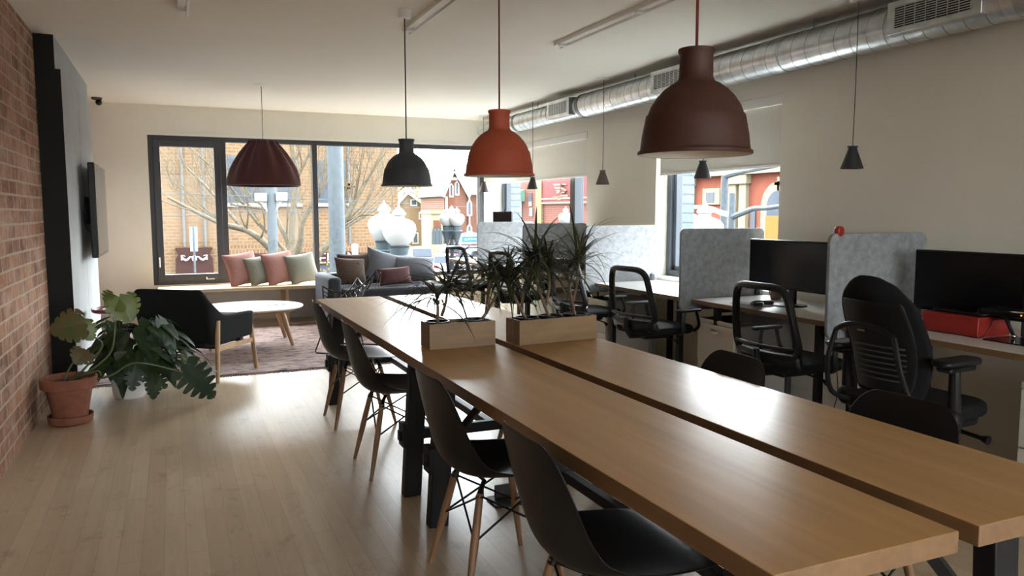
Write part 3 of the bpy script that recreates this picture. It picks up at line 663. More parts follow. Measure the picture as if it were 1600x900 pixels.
# ------------------------------------------------------------------ things on the desks
def monitor(name,lab,loc,w_,h_,zc,rz=0,stand='disc'):
    t=thing(name,lab,'monitor',loc,rz)
    MB().bx(.0,.035,-w_/2,w_/2,zc-h_/2,zc+h_/2).build('casing','black',t,bevel=.006)
    MB().bx(-.002,.002,-w_/2+.012,w_/2-.012,zc-h_/2+.02,zc+h_/2-.012).build('screen','screen',t)
    MB().bx(.035,.06,-.03,.03,.012,zc).build('stand_neck','black',t,bevel=.006)
    if stand=='disc': MB().lathe([(0,0),(.11,0),(.108,.008),(.0,.014)],32,c=(.03,0,0)).build('stand_base','black',t)
    else: MB().prism(rrect(.19,.32,.06,6,.02,0),0,.014,'z').build('stand_base','black',t,bevel=.004)
    return t
monitor('monitor','wide black monitor beside the felt screen with the red clip',(3.80,4.05,DZ+.001),.80,.335,.276,-.03)
monitor('monitor','black monitor standing on the red box',(3.84,2.79,DZ+.104),.63,.335,.155,.0,'foot')
t=monitor('monitor','small dark monitor above the leftmost felt screen',(3.78,8.98,DZ+.001),.30,.36,.46,.5)
t=thing('red_box','glossy red box under the black monitor','box',(3.72,2.625,DZ+.001))
MB().bx(0,.25,0,.32,0,.098).build('box_body','red',t,bevel=.004); MB().bx(-.002,.252,-.002,.322,.080,.102).build('lid','red',t,bevel=.003)
t=thing('laptop_stand','black hinged laptop stand with bright pivots at right photo edge','stand',(3.66,2.33,DZ+.001))
MB().prism(rrect(.22,.30,.02,4,.13,.10),0,.006,'z').build('base_plate','screen',t)
a=MB().tube([(.15,.17,.02),(.13,.215,.13)],.009,8).build('arm','black',t)
for p in ((.15,.17,.02),(.13,.215,.13)): MB().ball(p,.012,12).build('pivot','chrome',a)
MB().tube([(.15,.02,.02),(.13,.0,.13)],.009,8).build('arm','black',t)
MB().bx(.02,.27,-.05,.27,.128,.138,mx=T4((0,0,0))).build('tray','black',t,bevel=.003)
MB().bx(.27,.30,-.02,.22,.0,.12).build('back_plate','rubber',t,bevel=.01)
t=thing('laptop','black laptop resting on the hinged stand, right photo edge','laptop',(3.68,2.44,DZ+.140))
MB().bx(0,.24,-.17,.17,0,.016).build('base','black',t,bevel=.004)
MB().bx(.235,.243,-.17,.17,.012,.02).build('hinge','black',t)
MB().bx(.004,.034,-.045,.005,.0162,.0175).build('label_sticker','paper',t)
MB().ball((-.001,-.055,.006),.003,8).build('indicator_light',mat('red_led',(.6,.02,.01),.4,emit=(1,.06,.02),es=4),t)
t=thing('orange_mug','small terracotta mug behind the mesh chair on the desk','mug',(4.02,4.40,DZ+.001))
k=MB().lathe([(0,0),(.034,0),(.038,.01),(.038,.085),(.034,.085),(.034,.008),(0,.008)],24); k.build('cup','terracotta',t)
MB().tube([(0,.036,.02),(0,.062,.03),(0,.066,.055),(0,.036,.07)],.005,6).build('handle','terracotta',t)
t=thing('document','white papers lying on desk below the black monitor','papers',(3.62,4.05,DZ+.001),.2); MB().bx(0,.21,0,.297,0,.004).build('sheet','paper',t)
t=thing('headset','black headset lying on the white papers','headset',(3.66,4.12,DZ+.006),.4)
MB().tube([(.08*math.cos(a),.08*math.sin(a),.012+.006*math.sin(a*2)) for a in [PI*i/14 for i in range(15)]],.006,6).build('headband','black',t)
for s in (-1,1): MB().lathe([(0,0),(.03,0),(.034,.01),(.03,.024),(0,.026)],16,c=(s*.08,0,0)).build('ear_cup','blackmatte',t)
t=thing('monitor_cable','black cable drooping behind the wide monitor','cable'); MB().tube(smoothpath([(3.86,3.80,.86),(3.87,3.72,.80),(3.92,3.55,.745),(4.05,3.36,.737)]),.0035,6).build('cord','black',t); MB().bx(3.845,3.875,3.79,3.81,.845,.875).build('plug','black',t)
t=thing('desk_cable','thin red-brown cable hanging from desk to floor beside the felt screen','cable'); MB().tube(smoothpath([(3.44,3.27,.70),(3.45,3.27,.5),(3.53,3.33,.3),(3.51,3.37,.12),(3.55,3.42,.012),(3.7,3.6,.008)]),.003,6).build('cord','redcord',t)
t=thing('black_cable','thin black cable looping round the red box','cable'); MB().tube(smoothpath([(3.70,2.93,DZ+.005),(3.69,2.80,DZ+.005),(3.70,2.70,DZ+.005),(3.71,2.60,DZ+.006),(3.74,2.58,DZ+.06),(3.80,2.60,DZ+.095),(3.90,2.60,DZ+.09)]),.0025,6).build('cord','black',t)
t=thing('floor_socket','grey floor socket plate with raised lid under the table','floor socket',(1.36,3.24,0))
MB().prism(rrect(.17,.15,.02,4,.05,.05),.0,.008,'z').build('plate','rubber',t,bevel=.002); MB().bx(.0,.10,.085,.095,.008,.07).build('lid','rubber',t,bevel=.002)
t=thing('power_cable','black power cable from floor socket up to the table','cable'); MB().tube(smoothpath([(1.42,3.27,.02),(1.50,3.22,.035),(1.60,3.16,.03),(1.66,3.10,.2),(1.64,3.06,.5),(1.55,3.05,.64)]),.005,6).build('cord','black',t)

# ------------------------------------------------------------------ television
t=thing('wall_television','black flat television on a bracket, seen edge-on at left','television',(-.58,7.95,1.385),0)
MB().bx(-.05,.0,-.56,.56,-.40,.40).build('casing','black',t,bevel=.008); MB().bx(-.001,.003,-.55,.55,-.375,.39).build('screen',mat('tv_glass',(.012,.012,.013),.18),t)
b=MB(); b.bx(-.12,-.11,-.15,.15,-.12,.12); b.bx(-.112,-.05,-.12,-.09,-.1,.1); b.bx(-.112,-.05,.09,.12,-.1,.1); b.build('bracket','blackmatte',t)
MB().tube(smoothpath([(-.055,-.4,.05),(-.09,-.42,.0),(-.10,-.40,-.12),(-.06,-.36,-.2)]),.005,6).build('cable','black',t)

# ------------------------------------------------------------------ lounge
t=thing('rug','distressed dark rose rug under coffee table and armchair','rug',(0,0,0))
MB().bx(-.62,1.98,6.83,9.72,.0,.012).build('pile','rug',t)
b=MB(); rr=random.Random(4)
for i in range(260):
    x=-.62+2.6*i/260+rr.uniform(-.004,.004); b.bx(x,x+.006,6.83-rr.uniform(.025,.05),6.83,.0,.006)
f_=b.build('fringe','rug',t); f_['kind']='stuff'
t=thing('window_bench','long pale birch window bench under the street window','bench',(0,0,0))
MB().bx(-.19,3.44,9.76,YF-.002,.425,.466).build('bench_seat','birch',t,bevel=.003)
for x in (1.25,2.75,-.15,3.38): MB().bx(x,x+.04,9.86,YF-.02,0,.425).build('support_panel','birch',t,bevel=.002)

def pillow(name,lab,loc,w_,h_,d_,m,rz=0,tilt=0,roll=0,grp=None,cat='cushion'):
    n=14; rows=[]
    def pt(u,v,s):
        tk=(max(0,1-abs(u)**2.6)**.55)*(max(0,1-abs(v)**2.6)**.55)
        return Vector((w_/2*u*(1-.07*(1-v*v)),s*d_/2*tk,h_/2+h_/2*v*(1-.07*(1-u*u))))
    b=MB()
    for s in (-1,1):
        rows=[[pt(math.sin(PI/2*(-1+2*i/n)),math.sin(PI/2*(-1+2*j/n)),s) for i in range(n+1)] for j in range(n+1)]
        b.grid(rows if s<0 else [list(reversed(r)) for r in rows])
    t=thing(name,lab,cat,loc,0,grp); t.rotation_euler=Euler((tilt,roll,rz))
    c=b.build('cushion_cover',m,t,ang=180)
    pp=[pt(u,-1,0) for u in [-1+2*i/10 for i in range(11)]]+[pt(1,v,0) for v in [-1+2*i/10 for i in range(1,11)]]+[pt(-u,1,0) for u in [-1+2*i/10 for i in range(1,11)]]+[pt(-1,-v,0) for v in [-1+2*i/10 for i in range(1,10)]]
    MB().tube(pp,.004,5,closed=True).build('seam',m,t); return t
g3='cushions on the window bench'
for px,m,sz,rz,l in ((386,'pink',.42,.42,'pink linen cushion at left end of the row on the bench'),(414,'sage',.37,.42,'sage grey cushion between the two pink cushions'),(444,'pink',.42,.40,'pink linen cushion between the two sage grey cushions'),(478,'sage',.39,.30,'sage grey cushion at right end of the row, by the window mullion')):
    p=at(px,440,10.06); pillow('bench_cushion',l,(p.x,10.04,.478),sz,sz*.98,.14,m,rz,-.30,-.12,g3)
# sofa
t=thing('sofa','blue-grey low sofa with one arm in front of the window bench','sofa',(1.60,8.70,0))
SX=1.36
MB().bx(.12,SX,.02,.95,.14,.34).build('base','sofa',t,bevel=.02,segs=3)
MB().bx(.125,SX+.02,.0,.72,.34,.50).build('seat_cushion','sofa',t,bevel=.035,segs=4)
MB().bx(.12,SX,.72,.96,.14,.63).build('backrest','sofa',t,bevel=.035,segs=4)
MB().bx(-.03,.12,.02,.96,.12,.635).build('armrest','sofa',t,bevel=.04,segs=4)
for x in (.03,SX-.06):
    for y in (.08,.88): MB().tube([(x,y,.14),(x,y,0)],[.02,.014],10).build('leg','blackwood',t)
g4='cushions on the sofa'
pillow('sofa_cushion','kilim-patterned brown cushion against the sofa arm',(1.90,9.04,.515),.36,.34,.14,'kilim',.10,-.42,.06,g4)
pillow('sofa_cushion','plain dark brown cushion behind the kilim cushion',(2.00,9.27,.515),.42,.36,.14,'brown',.0,-.25,.0,g4)
pillow('sofa_cushion','slate grey back cushion standing upright behind the lumbar cushion',(2.30,9.24,.53),.46,.40,.18,'greycush',.1,-.42,.30,g4)
pillow('sofa_cushion','large slate grey back cushion slumped at the open end of the sofa',(2.70,9.18,.535),.56,.36,.20,'greycush',-.05,-.72,.06,g4)
pillow('sofa_cushion','small dark burgundy lumbar cushion on the sofa',(2.40,8.92,.515),.40,.21,.12,'burgundy',.08,-.35,-.05,g4)
# coffee table
t=thing('coffee_table','oval white coffee table with tapered wooden legs on the rug','table',(.70,8.36,.012))
MB().prism([(.53*math.cos(2*PI*i/64),.49*math.sin(2*PI*i/64)) for i in range(64)],.375,.393,'z').build('tabletop','tabletopwhite',t,bevel=.006)
MB().prism([(.45*math.cos(2*PI*i/48),.41*math.sin(2*PI*i/48)) for i in range(48)],.345,.375,'z').build('under_frame','oak',t)
for x,y in ((.28,-.22),(.28,.24),(-.3,-.22),(-.3,.24)): MB().tube([(x,y,.372),(x*1.36,y*1.28,.0)],[.034,.018],12).build('leg','beech',t)
t=thing('magazine','white magazine lying on the oval coffee table','magazine',(.86,8.30,.406),.25)
MB().bx(0,.21,0,.28,0,.006).build('cover','paper',t); MB().bx(.02,.19,.08,.20,.006,.0065).build('cover_picture',mat('grey_print',(.25,.26,.28),.5),t)
# armchair
t=thing('lounge_armchair','charcoal wool lounge armchair with beech legs, seen from behind','armchair',(.165,7.02,0),-.62)
HW=.33
def shellpt(s,v):  # s -1..1 round the back from left arm to right arm, v 0..1 up
    a=abs(s); back=max(0,1-max(0,a-.52)/.14) if a>.52 else 1
    x=math.copysign(min(a/.52,1)*(HW-.02)+.03*max(0,(a-.52)/.48),s); y=-.28 if a<.52 else -.28+(a-.52)/.48*.54
    q_=min(1,max(0,(a-.43)/.27)); top=.76-.225*q_*q_*(3-2*q_)-.02*max(0,a-.7)
    y0=y-.10*v*(1-.8*max(0,(a-.45)/.55)); bot=.30+.03*max(0,a-.5); z=bot+(top-bot)*v
    x0=x*(1+.08*v)
    return Vector((x0,y0+.05*(1-v)*(1 if a<.5 else 0),z))
rows=[[shellpt(-1+2*i/40,j/10) for i in range(41)] for j in range(11)]
MB().grid(rows).build('shell','armfab',t,solid=.05,ang=180,sub=1)
MB().prism(rrect(.56,.58,.1,6,0,.02),.31,.45,'z').build('seat_cushion','armfab',t,bevel=.04,segs=4)
MB().prism(rrect(.58,.56,.1,6,0,.0),.28,.32,'z').build('seat_frame','blackwood',t,bevel=.008)
for sx in (-1,1):
    MB().tube([(sx*.345,-.25,.50),(sx*.36,-.30,.0)],[.022,.016],12).build('leg','beech',t)
    MB().tube([(sx*.345,.22,.52),(sx*.36,.29,.0)],[.022,.016],12).build('leg','beech',t)
    MB().bx(sx*.351-.011,sx*.351+.011,-.275,.255,.25,.29).build('side_rail','beech',t,bevel=.004)
    MB().bx(sx*.31-.02,sx*.31+.02,.1,.14,.27,.31).build('bracket','blackwood',t)
for y in (-.2,.2): MB().tube([(-.33,y,.27),(.33,y,.27)],.012,8).build('cross_rail','blackwood',t)
# wire lounge chair
t=thing('wire_lounge_chair','black wire diamond lounge chair with grey pad behind the table','chair',(1.57,7.62,.012),1.0)
def dp(a,b_,off=0):
    u=(a-b_)/2; v=-(a+b_)/2   # v: 1 front .. -1 back
    y=.30*v+.02; z=.40+.05*v*v-.0*v+(.34*max(0,-v)**1.5)+.27*abs(u)**1.8*(1-.35*max(0,v))+.02*max(0,v)
    return Vector((.46*u*(1-.1*max(0,v)),y+.06*u*u,z+off))
b=MB(); n=11
for i in range(n+1):
    s=-1+2*i/n; b.tube([dp(s,-1+2*j/14) for j in range(15)],.0048 if 0<i<n else .0075,5); b.tube([dp(-1+2*j/14,s) for j in range(15)],.0048 if 0<i<n else .0075,5)
b.build('wire_shell','black',t)
MB().grid([[dp(-.5+1.1*i/10,-.5+1.1*j/10,.014) for i in range(11)] for j in range(11)]).build('seat_pad','padblue',t,solid=.022,ang=180,sub=1)
b=MB()
for s in (-1,1):
    b.tube(smoothpath([(s*.20,-.14,.40),(s*.27,-.25,.02),(s*.27,-.24,.007)],3)+[Vector((s*.27,.24,.007))]+smoothpath([(s*.27,.25,.02),(s*.20,.12,.40)],3),.007,6)
    b.tube([(s*.235,-.2,.2),(s*.235,.19,.2)],.005,6)
b.tube([(-.2,-.14,.40),(.2,-.14,.40)],.006,6); b.tube([(-.2,.12,.40),(.2,.12,.40)],.006,6)
b.build('sled_base','black',t)
b=MB(); b.tube(smoothpath([(.10,-.24,.60),(.10,-.27,.72),(.14,-.28,.76),(.18,-.27,.72),(.18,-.24,.60)],5),.004,5); b.build('carry_loop','stem',t)
# burgundy side table with tray
t=thing('side_table','small round burgundy side table behind the plants','side table',(-.465,7.36,0))
MB().lathe([(0,.525),(.17,.525),(.188,.535),(.193,.56),(.186,.56),(.18,.54),(0,.54)],36).build('tray_top','magenta',t)
MB().lathe([(.018,.02),(.018,.53),(0,.53)],14).build('column','white',t); MB().lathe([(0,0),(.16,0),(.16,.012),(.02,.022),(0,.022)],28).build('foot','white',t)
t=thing('book','pale book lying on the burgundy side table','book',(-.56,7.28,.542),.1); MB().bx(0,.18,0,.13,0,.012).build('cover','paper',t)

# ------------------------------------------------------------------ floor plants
def leaf(b,base,d,nrm,L,W,split=0,droop=.25,fold=.15,mi=0,heart=.22,qi=.70):
    d=Vector(d).normalized(); s=d.cross(Vector(nrm)).normalized(); n=s.cross(d).normalized(); base=Vector(base); N=9
    def mid(t): return base+d*(L*t)-n*(droop*L*t*t)
    def wid(t): return W*.5*max(0,math.sin(PI*min(1,max(0,t)**.62*.97+.03)))**.75 if t<1 else 0
    for sg in (-1,1):
        def E(t,q): # q 0 mid..1 edge
            fw=.16*L*q*(1-t)*.5-(heart*L*q*(1-t)**3); return mid(t)+s*(sg*wid(t)*q)+d*fw+n*(fold*wid(t)*q-.5*fold*wid(t)*q*q*2)
        if not split:
            b.grid([[E(i/N,q) for q in ((0,.5,1) if sg>0 else (1,.5,0))] for i in range(N+1)],mi)
        else:
            b.grid([[E(i/N,q) for q in ((0,qi/2,qi) if sg>0 else (qi,qi/2,0))] for i in range(N+1)],mi)
            K=split
            for i in range(K):
                t0=.04+.94*i/K; t1=.04+.94*(i+1)/K; g=(.16 if qi>.6 else .30)/K if i else 0; h_=.10/K
                o=[[E(t0,qi),E(t0+g*.6,.5+qi/2),E(t0+g*1.3,.99)],[E((t0+t1)/2,qi),E((t0+t1)/2,.5+qi/2),E((t0+t1)/2,1.03)],[E(t1,qi),E(t1-h_*.6,.5+qi/2),E(t1-h_*1.3,.99)]]
                if sg<0: o=[list(reversed(x)) for x in o]
                b.grid(o,mi)
t=thing('potted_monstera','monstera in a terracotta pot and saucer beside the brick wall','plant',(-.66,5.72,0))
MB().lathe([(0,.0),(.115,.0),(.128,.008),(.135,.055),(.126,.055),(.12,.02),(0,.02)],36).build('saucer','terracotta',t)
MB().lathe([(0,.02),(.098,.02),(.138,.235),(.150,.235),(.166,.24),(.168,.302),(.158,.305),(.150,.30),(.145,.27),(0,.265)],40).build('pot','terracotta',t,ang=40)
MB().lathe([(.146,.26),(.1,.272),(.0,.278)],24).build('soil','soil',t)
O=Vector((-.66,5.72,0))
def A(px,py,y): return at(px,py,y)-O
b=MB()
stems=[[(.02,.0,.27),A(160,540,5.74),A(128,520,5.74)],[(.03,.02,.27),A(170,555,5.80),A(180,510,5.82),A(184,470,5.82)],[(.05,-.02,.27),A(170,588,5.70),A(215,567,5.80),A(290,583,6.0)],[(-.03,.01,.27),A(112,570,5.74),A(132,548,5.72)],[(.0,.02,.27),A(150,580,5.72),A(158,588,5.72)]]
for P in stems: q=smoothpath(P,6); b.tube(q,[.008-.004*i/len(q) for i in range(len(q))],7)
b.build('stem','greenstem',t)
def lf(base,tip,nrm,W,mn,split=6,**k):
    q=MB(); d=tip-base; leaf(q,base,d,nrm,d.length,W,split,**k); return q.build('leaf',mn,t,ang=180)
toc=Vector((0,-1,.25))
lf(A(132,505,5.74),A(76,516,5.70),(.25,-1,.55),.24,'leafbrown',5,droop=.12)
lf(A(126,505,5.74),A(146,532,5.72),(.1,-1,.35),.15,'leafgreen',4,droop=.1)
lf(A(186,464,5.82),A(205,504,5.79),(.25,-1,.15),.23,'leafgreen',5,droop=.05)
lf(A(184,466,5.82),A(166,480,5.80),(-.3,-1,.2),.20,'leafgreen',5,droop=.05)
lf(A(286,572,6.0),A(337,622,5.95),(-.25,-.9,.7),.27,'leafdark',6,droop=.12,qi=.40)
lf(A(134,548,5.72),A(118,568,5.66),(.2,-1,.5),.16,'leafbrown',4,droop=.2)
t=thing('potted_bushy_plant','dense dark green plant in a white pot behind the monstera','plant',(-.34,6.36,0))
MB().lathe([(0,0),(.10,0),(.112,.02),(.135,.21),(.130,.225),(.122,.22),(.118,.19),(0,.19)],36).build('pot','white',t,ang=40)
MB().lathe([(.118,.185),(.06,.195),(0,.198)],20).build('soil','soil',t)
rnd=random.Random(21); st=MB(); d1=MB(); d2=MB()
for i in range(210):
    a=rnd.uniform(0,2*PI); e=rnd.uniform(-.15,1.25); R=rnd.uniform(.17,.44)
    tip=Vector((math.cos(a)*math.cos(e)*R*1.05+.03,math.sin(a)*math.cos(e)*R*.8,.26+math.sin(e)*R*.85)); b0=Vector((.05*math.cos(a),.05*math.sin(a),.19))
    tip.x=max(tip.x,-.13)
    st.tube(bez(b0,b0+Vector((0,0,.12)),tip*.8+Vector((0,0,.05)),tip,5),.0032,5)
    out=Vector((math.cos(a),math.sin(a),rnd.uniform(-.9,.15))); L=rnd.uniform(.14,.23)
    if tip.x+out.normalized().x*L<-.29: out.x=abs(out.x)*.3
    leaf(d2 if rnd.random()<.28 else d1,tip,out,(0,0,1) if abs(out.z)<.8 else (math.cos(a),math.sin(a),1),L,L*rnd.uniform(.38,.52),0,rnd.uniform(.15,.5),.2,heart=.05)
st.build('stem','greenstem',t); d1.build('foliage','leafdark',t,ang=70); d2.build('silver_foliage','leafsilver',t,ang=70)
O=Vector((-.34,6.36,0))
lf(A(214,560,6.10),A(206,612,6.03),(.05,-1,.35),.17,'leafsilver',6,droop=.12,qi=.4)
lf(A(225,575,6.12),A(262,606,6.08),(-.1,-1,.5),.16,'leafdark',6,droop=.2,qi=.4)
lf(A(250,500,6.2),A(285,560,6.15),(.5,-.6,.8),.13,'leafsilver',0,droop=.25)
lf(A(240,590,6.1),A(240,625,6.06),(.1,-1,.3),.12,'leafdark',5,droop=.15)

# ------------------------------------------------------------------ the street outside
ZS=-3.0
M['asphalt']=noisy('asphalt',(.045,.045,.048),(.06,.06,.063),4,.95); M['grass']=noisy('lawn',(.10,.16,.04),(.16,.22,.07),20,.95); M['pavement']=noisy('pavement',(.22,.215,.20),(.28,.27,.255),6,.9)
M['buff']=brick_mat('buff_brick',(.145,.092,.049),(.118,.071,.038),(.155,.115,.08),bw=.24,bh=.105,ms=.016,bs=.2)
M['redbrick']=brick_mat('red_brick',(.10,.032,.019),(.085,.027,.016),(.12,.07,.05),bw=.24,bh=.105,ms=.016,bs=.2)
M['redbrickside']=brick_mat('red_brick_side',(.115,.038,.028),(.095,.032,.025),(.14,.085,.065),bw=.24,bh=.12,ms=.016,swap='yz',bs=.2)
M['yellowbrick']=brick_mat('yellow_brick',(.17,.125,.06),(.15,.11,.055),(.19,.15,.09),bw=.24,bh=.12,ms=.016,swap='yz',bs=.2)
M['salmon']=noisy('salmon_stucco',(.15,.05,.034),(.165,.057,.038),3,.9); M['cream']=noisy('cream_stone',(.175,.155,.105),(.195,.172,.117),5,.85); M['stone']=noisy('pale_limestone',(.17,.15,.105),(.19,.17,.12),5,.9)
M['extwhite']=mat('white_trim_paint',(.30,.30,.295),.6); M['roof']=noisy('grey_shingles',(.085,.085,.083),(.11,.108,.105),12,.9); M['winglass']=mat('dark_window',(.05,.06,.075),.1,spec=.8)
M['galvpole']=noisy('galvanised_pole',(.056,.066,.074),(.074,.085,.093),14,.6); M['bark']=noisy('tree_bark',(.075,.062,.045),(.115,.098,.07),14,.95); M['signbrown']=mat('sign_brown',(.034,.017,.015),.6)
M['globe']=mat('white_lamp_globe',(.26,.275,.28),.25); M['castiron']=mat('grey_cast_iron',(.045,.06,.07),.5); M['carwhite']=mat('car_paint_white',(.75,.76,.77),.25); M['cardark']=mat('car_paint_slate',(.09,.105,.12),.25); M['carred']=mat('car_paint_red',(.42,.02,.04),.25)
M['treegreen']=noisy('tree_leaves',(.06,.08,.03),(.11,.12,.05),6,.9); M['autumn']=noisy('autumn_leaves',(.13,.10,.035),(.17,.125,.05),6,.9)
M['awning']=mat('mint_awning',(.10,.22,.17),.7); M['oakdoor']=mat('orange_oak_door',(.19,.085,.022),.5); M['signred']=noisy('dark_red_board',(.095,.018,.018),(.115,.024,.024),4,.6); M['blue']=mat('blue_sign',(.03,.12,.38),.5)
struct(MB().bx(-70,100,-70,140,ZS-.3,ZS),'ground_street','asphalt')
struct(MB().bx(-25,8.5,22.5,27,ZS,ZS+.12),'ground_pavement','pavement')
struct(MB().bx(15,60,66,100,ZS,ZS+.05),'ground_lawn','grass')
for k_ in ('asphalt','grass','pavement','salmon','cream','stone','extwhite','roof','winglass','galvpole','bark','signbrown','globe','castiron','treegreen','autumn','awning','oakdoor','signred','blue'):
    nodes(M[k_])[2].inputs['Specular IOR Level'].default_value = .05
def P2(px,py,Y): p=at(px,py,Y); return p.x,p.z
# buff brick corner building
Y=26.0; t=thing('brick_building','buff brick corner building across the street with bare tree before it','building',(0,Y,ZS))
def loc(px,py,Y0=Y): x,z=P2(px,py,Y0); return x,z-ZS
xr=loc(622,300)[0]
MB().bx(-22,xr,0,14,0,11).build('wall','buff',t)
b=MB(); 
for x0,x1 in ((-22,-.6),(1.58,xr+.04)): b.bx(x0,x1,-.06,.02,3.0,3.32)
b.build('soldier_course',brick_mat('soldier_brick',(.13,.075,.04),(.11,.062,.034),(.155,.115,.08),bw=.105,bh=.4,ms=.016),t)
for x in (loc(285,300)[0],loc(318,300)[0],loc(545,300)[0]): MB().tube([(x,-.06,3.3),(x,-.06,10.8)],.045,8).build('downpipe','roof',t)
for p0,p1 in ((loc(352,243),loc(468,318)),(loc(486,250),loc(541,318))):
    f=MB().bx(p0[0],p1[0],-.03,.05,p1[1],p0[1]).build('window','galvpole',t); k=3 if p1[0]-p0[0]>1.5 else 2; ww=(p1[0]-p0[0]-.08)/k; hh=p0[1]-p1[1]-.12
    for i in range(k):
        for j in range(2): MB().bx(p0[0]+.06+i*ww,p0[0]+i*ww+ww,-.04,-.02,p1[1]+.06+j*hh/2,p1[1]+.03+(j+1)*hh/2).build('pane','winglass',f)
    MB().bx(p0[0]-.08,p1[0]+.08,-.12,.02,p1[1]-.1,p1[1]).build('window_sill','extwhite',f)
def textobj(name,s,size,locv,rot,m,parent,ext=.01,align='LEFT'):
    c=bpy.data.curves.new(name,'FONT'); c.body=s; c.size=size; c.extrude=ext; c.align_x=align; c.materials.append(M[m] if isinstance(m,str) else m)
    tmp=bpy.data.objects.new(name,c); S.collection.objects.link(tmp); bpy.context.view_layer.update(); me=bpy.data.meshes.new_from_object(tmp.evaluated_get(bpy.context.evaluated_depsgraph_get())); bpy.data.objects.remove(tmp)
    o=bpy.data.objects.new(name,me); S.collection.objects.link(o); o.location=locv; o.rotation_euler=rot; o.parent=parent; return o
x0,z0=loc(440,396); x1,z1=loc(560,410)
s=MB().bx(x0-1.2,x1-.25,-.10,.0,z1-.02,z0+.02).build('sign_board','signbrown',t)
textobj('sign_lettering','KELVIN',.50,(loc(481,412)[0],-.115,loc(500,412)[1]+.02),(PI/2,0,0),'extwhite',s)
MB().bx(1.5,5.5,-.03,.0,0.1,z1-.05).build('shop_window','winglass',t)
def entrance(cx,zc):
    b=MB(); hw=.53; poly=[(-hw-.02,0),(hw+.02,0),(hw,.55),(hw-.08,.66),(hw-.06,.78),(hw,.80),(hw,.88),(-hw,.88),(-hw,.80),(-hw+.06,.78),(-hw+.08,.66),(-hw,.55)]
    b.prism([(cx+x,zc+z) for x,z in poly],-.16,.0,'y'); b.bx(cx-hw-.02,cx-hw+.1,-.16,0,0,zc); b.bx(cx+hw-.1,cx+hw+.02,-.16,0,0,zc); e=b.build('entrance_surround','signbrown',t)
    MB().bx(cx-.43,cx+.43,-.10,0,0,zc+.22).build('door_glass','winglass',t)
    sw=MB()
    for sg in (-1,1): sw.tube([(cx+sg*x,-.18,zc+z) for x,z in ((.06,.60),(.12,.60),(.18,.53),(.25,.50),(.32,.55),(.37,.64),(.30,.645),(.26,.62))],[.02,.025,.035,.04,.035,.025,.018,.012],6); sw.bx(cx+sg*.36-.02,cx+sg*.36+.02,-.19,-.16,zc+.5,zc+.66)
    sw.ball((cx,-.18,zc+.55),(.08,.04,.10),12); sw.build('swag_ornament','extwhite',e)
entrance(loc(304,415)[0],loc(304,430)[1]-.02); entrance(loc(608,415)[0]+.1,loc(608,428)[1])
x,z=loc(303,382,24.2); t=thing('banner_sign','slim blue and white banner sign above the shop entrance','sign',(x,24.2,ZS+.12)); MB().tube([(0,0,0),(0,0,z+.35)],.03,8).build('pole','galvpole',t); b=MB(); b.bx(-.10,-.03,-.02,.02,z-.32,z+.38); b.bx(.03,.10,-.02,.02,z-.32,z+.38); b.build('white_stripe','extwhite',t); MB().bx(-.03,.03,-.022,.022,z-.32,z+.40).build('blue_stripe','blue',t)
# poles and lamp posts
p=at(525,300,14.0); t=thing('signal_pole','thick pale galvanised pole just outside the street window','pole',(p.x,14.0,ZS)); MB().tube([(0,0,0),(0,0,7.5)],[.15,.135],24).build('shaft','galvpole',t); MB().lathe([(0,0),(.26,0),(.24,.06),(.16,.1),(0,.1)],20).build('base_flange','galvpole',t)
p=at(425,340,18.0); t=thing('signal_pole','slimmer pale pole with two white traffic signals','pole',(p.x,18.0,ZS)); MB().tube([(0,0,0),(0,0,5.3)],[.115,.10],18).build('shaft','galvpole',t)
for px,py,s in ((408,309,-1),(440,308,1)):
    q=at(px,py,17.9)-p; z=q.z+p.z-ZS; k=MB(); k.bx(q.x-.12,q.x+.12,-.14,.10,z-.08,z+.10); k.tube([(q.x,-.02,z-.05),(0,0,z-.45)],.03,6); k.build('signal_head','extwhite',t,bevel=.02)
def acorn(b,c,s): b.lathe([(r*s,z*s*.84) for r,z in ((.0,0),(.13,0),(.2,.08),(.255,.2),(.275,.31),(.262,.40),(.215,.465),(.15,.50),(.095,.52),(.082,.575),(.112,.592),(.108,.63),(.065,.69),(.024,.73),(.012,.79),(0,.80))],24,c=c)
def twin_lamp(name,lab,base,cs,s,grp):
    """cs: globe feet"""
    t=thing('street_lamp',lab,'street lamp',base,0,grp); B=Vector(base); mid=sum((Vector(c) for c in cs),Vector())/len(cs)-B
    MB().lathe([(.26,0),(.26,.5),(.2,.62),(.11,.8),(.085,mid.z-.75*s),(.12*s,mid.z-.7*s),(.07*s,mid.z-.55*s),(.09*s,mid.z-.3*s),(.03,mid.z-.15*s),(0,mid.z-.1*s)],18,c=(mid.x,mid.y,0)).build('post','castiron',t)
    for c in cs:
        c=Vector(c)-B; b=MB(); b.lathe([(0,-.62*s),(.05*s,-.62*s),(.10*s,-.45*s),(.17*s,-.22*s),(.19*s,-.20*s),(.19*s,-.16*s),(.14*s,-.14*s),(.15*s,-.03*s),(.18*s,0),(0,.005)],20,c=c)
        b.tube(smoothpath([(mid.x,mid.y,mid.z-.62*s),((mid.x+c.x)/2,(mid.y+c.y)/2,mid.z-.80*s),(c.x,c.y,c.z-.58*s)],5),.05*s,8); b.ball((mid.x*.55+c.x*.45,mid.y*.55+c.y*.45,mid.z-.42*s),.09*s,10)
        a=b.build('arm','castiron',t); g=MB(); acorn(g,c,s); g.build('globe','globe',a)
p1=at(601,376,12.75); p2=at(624,384,12.2); twin_lamp('street_lamp','twin-globe street lamp nearest, outside the street window',((p1.x+p2.x)/2,12.5,ZS),[tuple(p1),tuple(p2)],1.0,'acorn-globe street lamps')
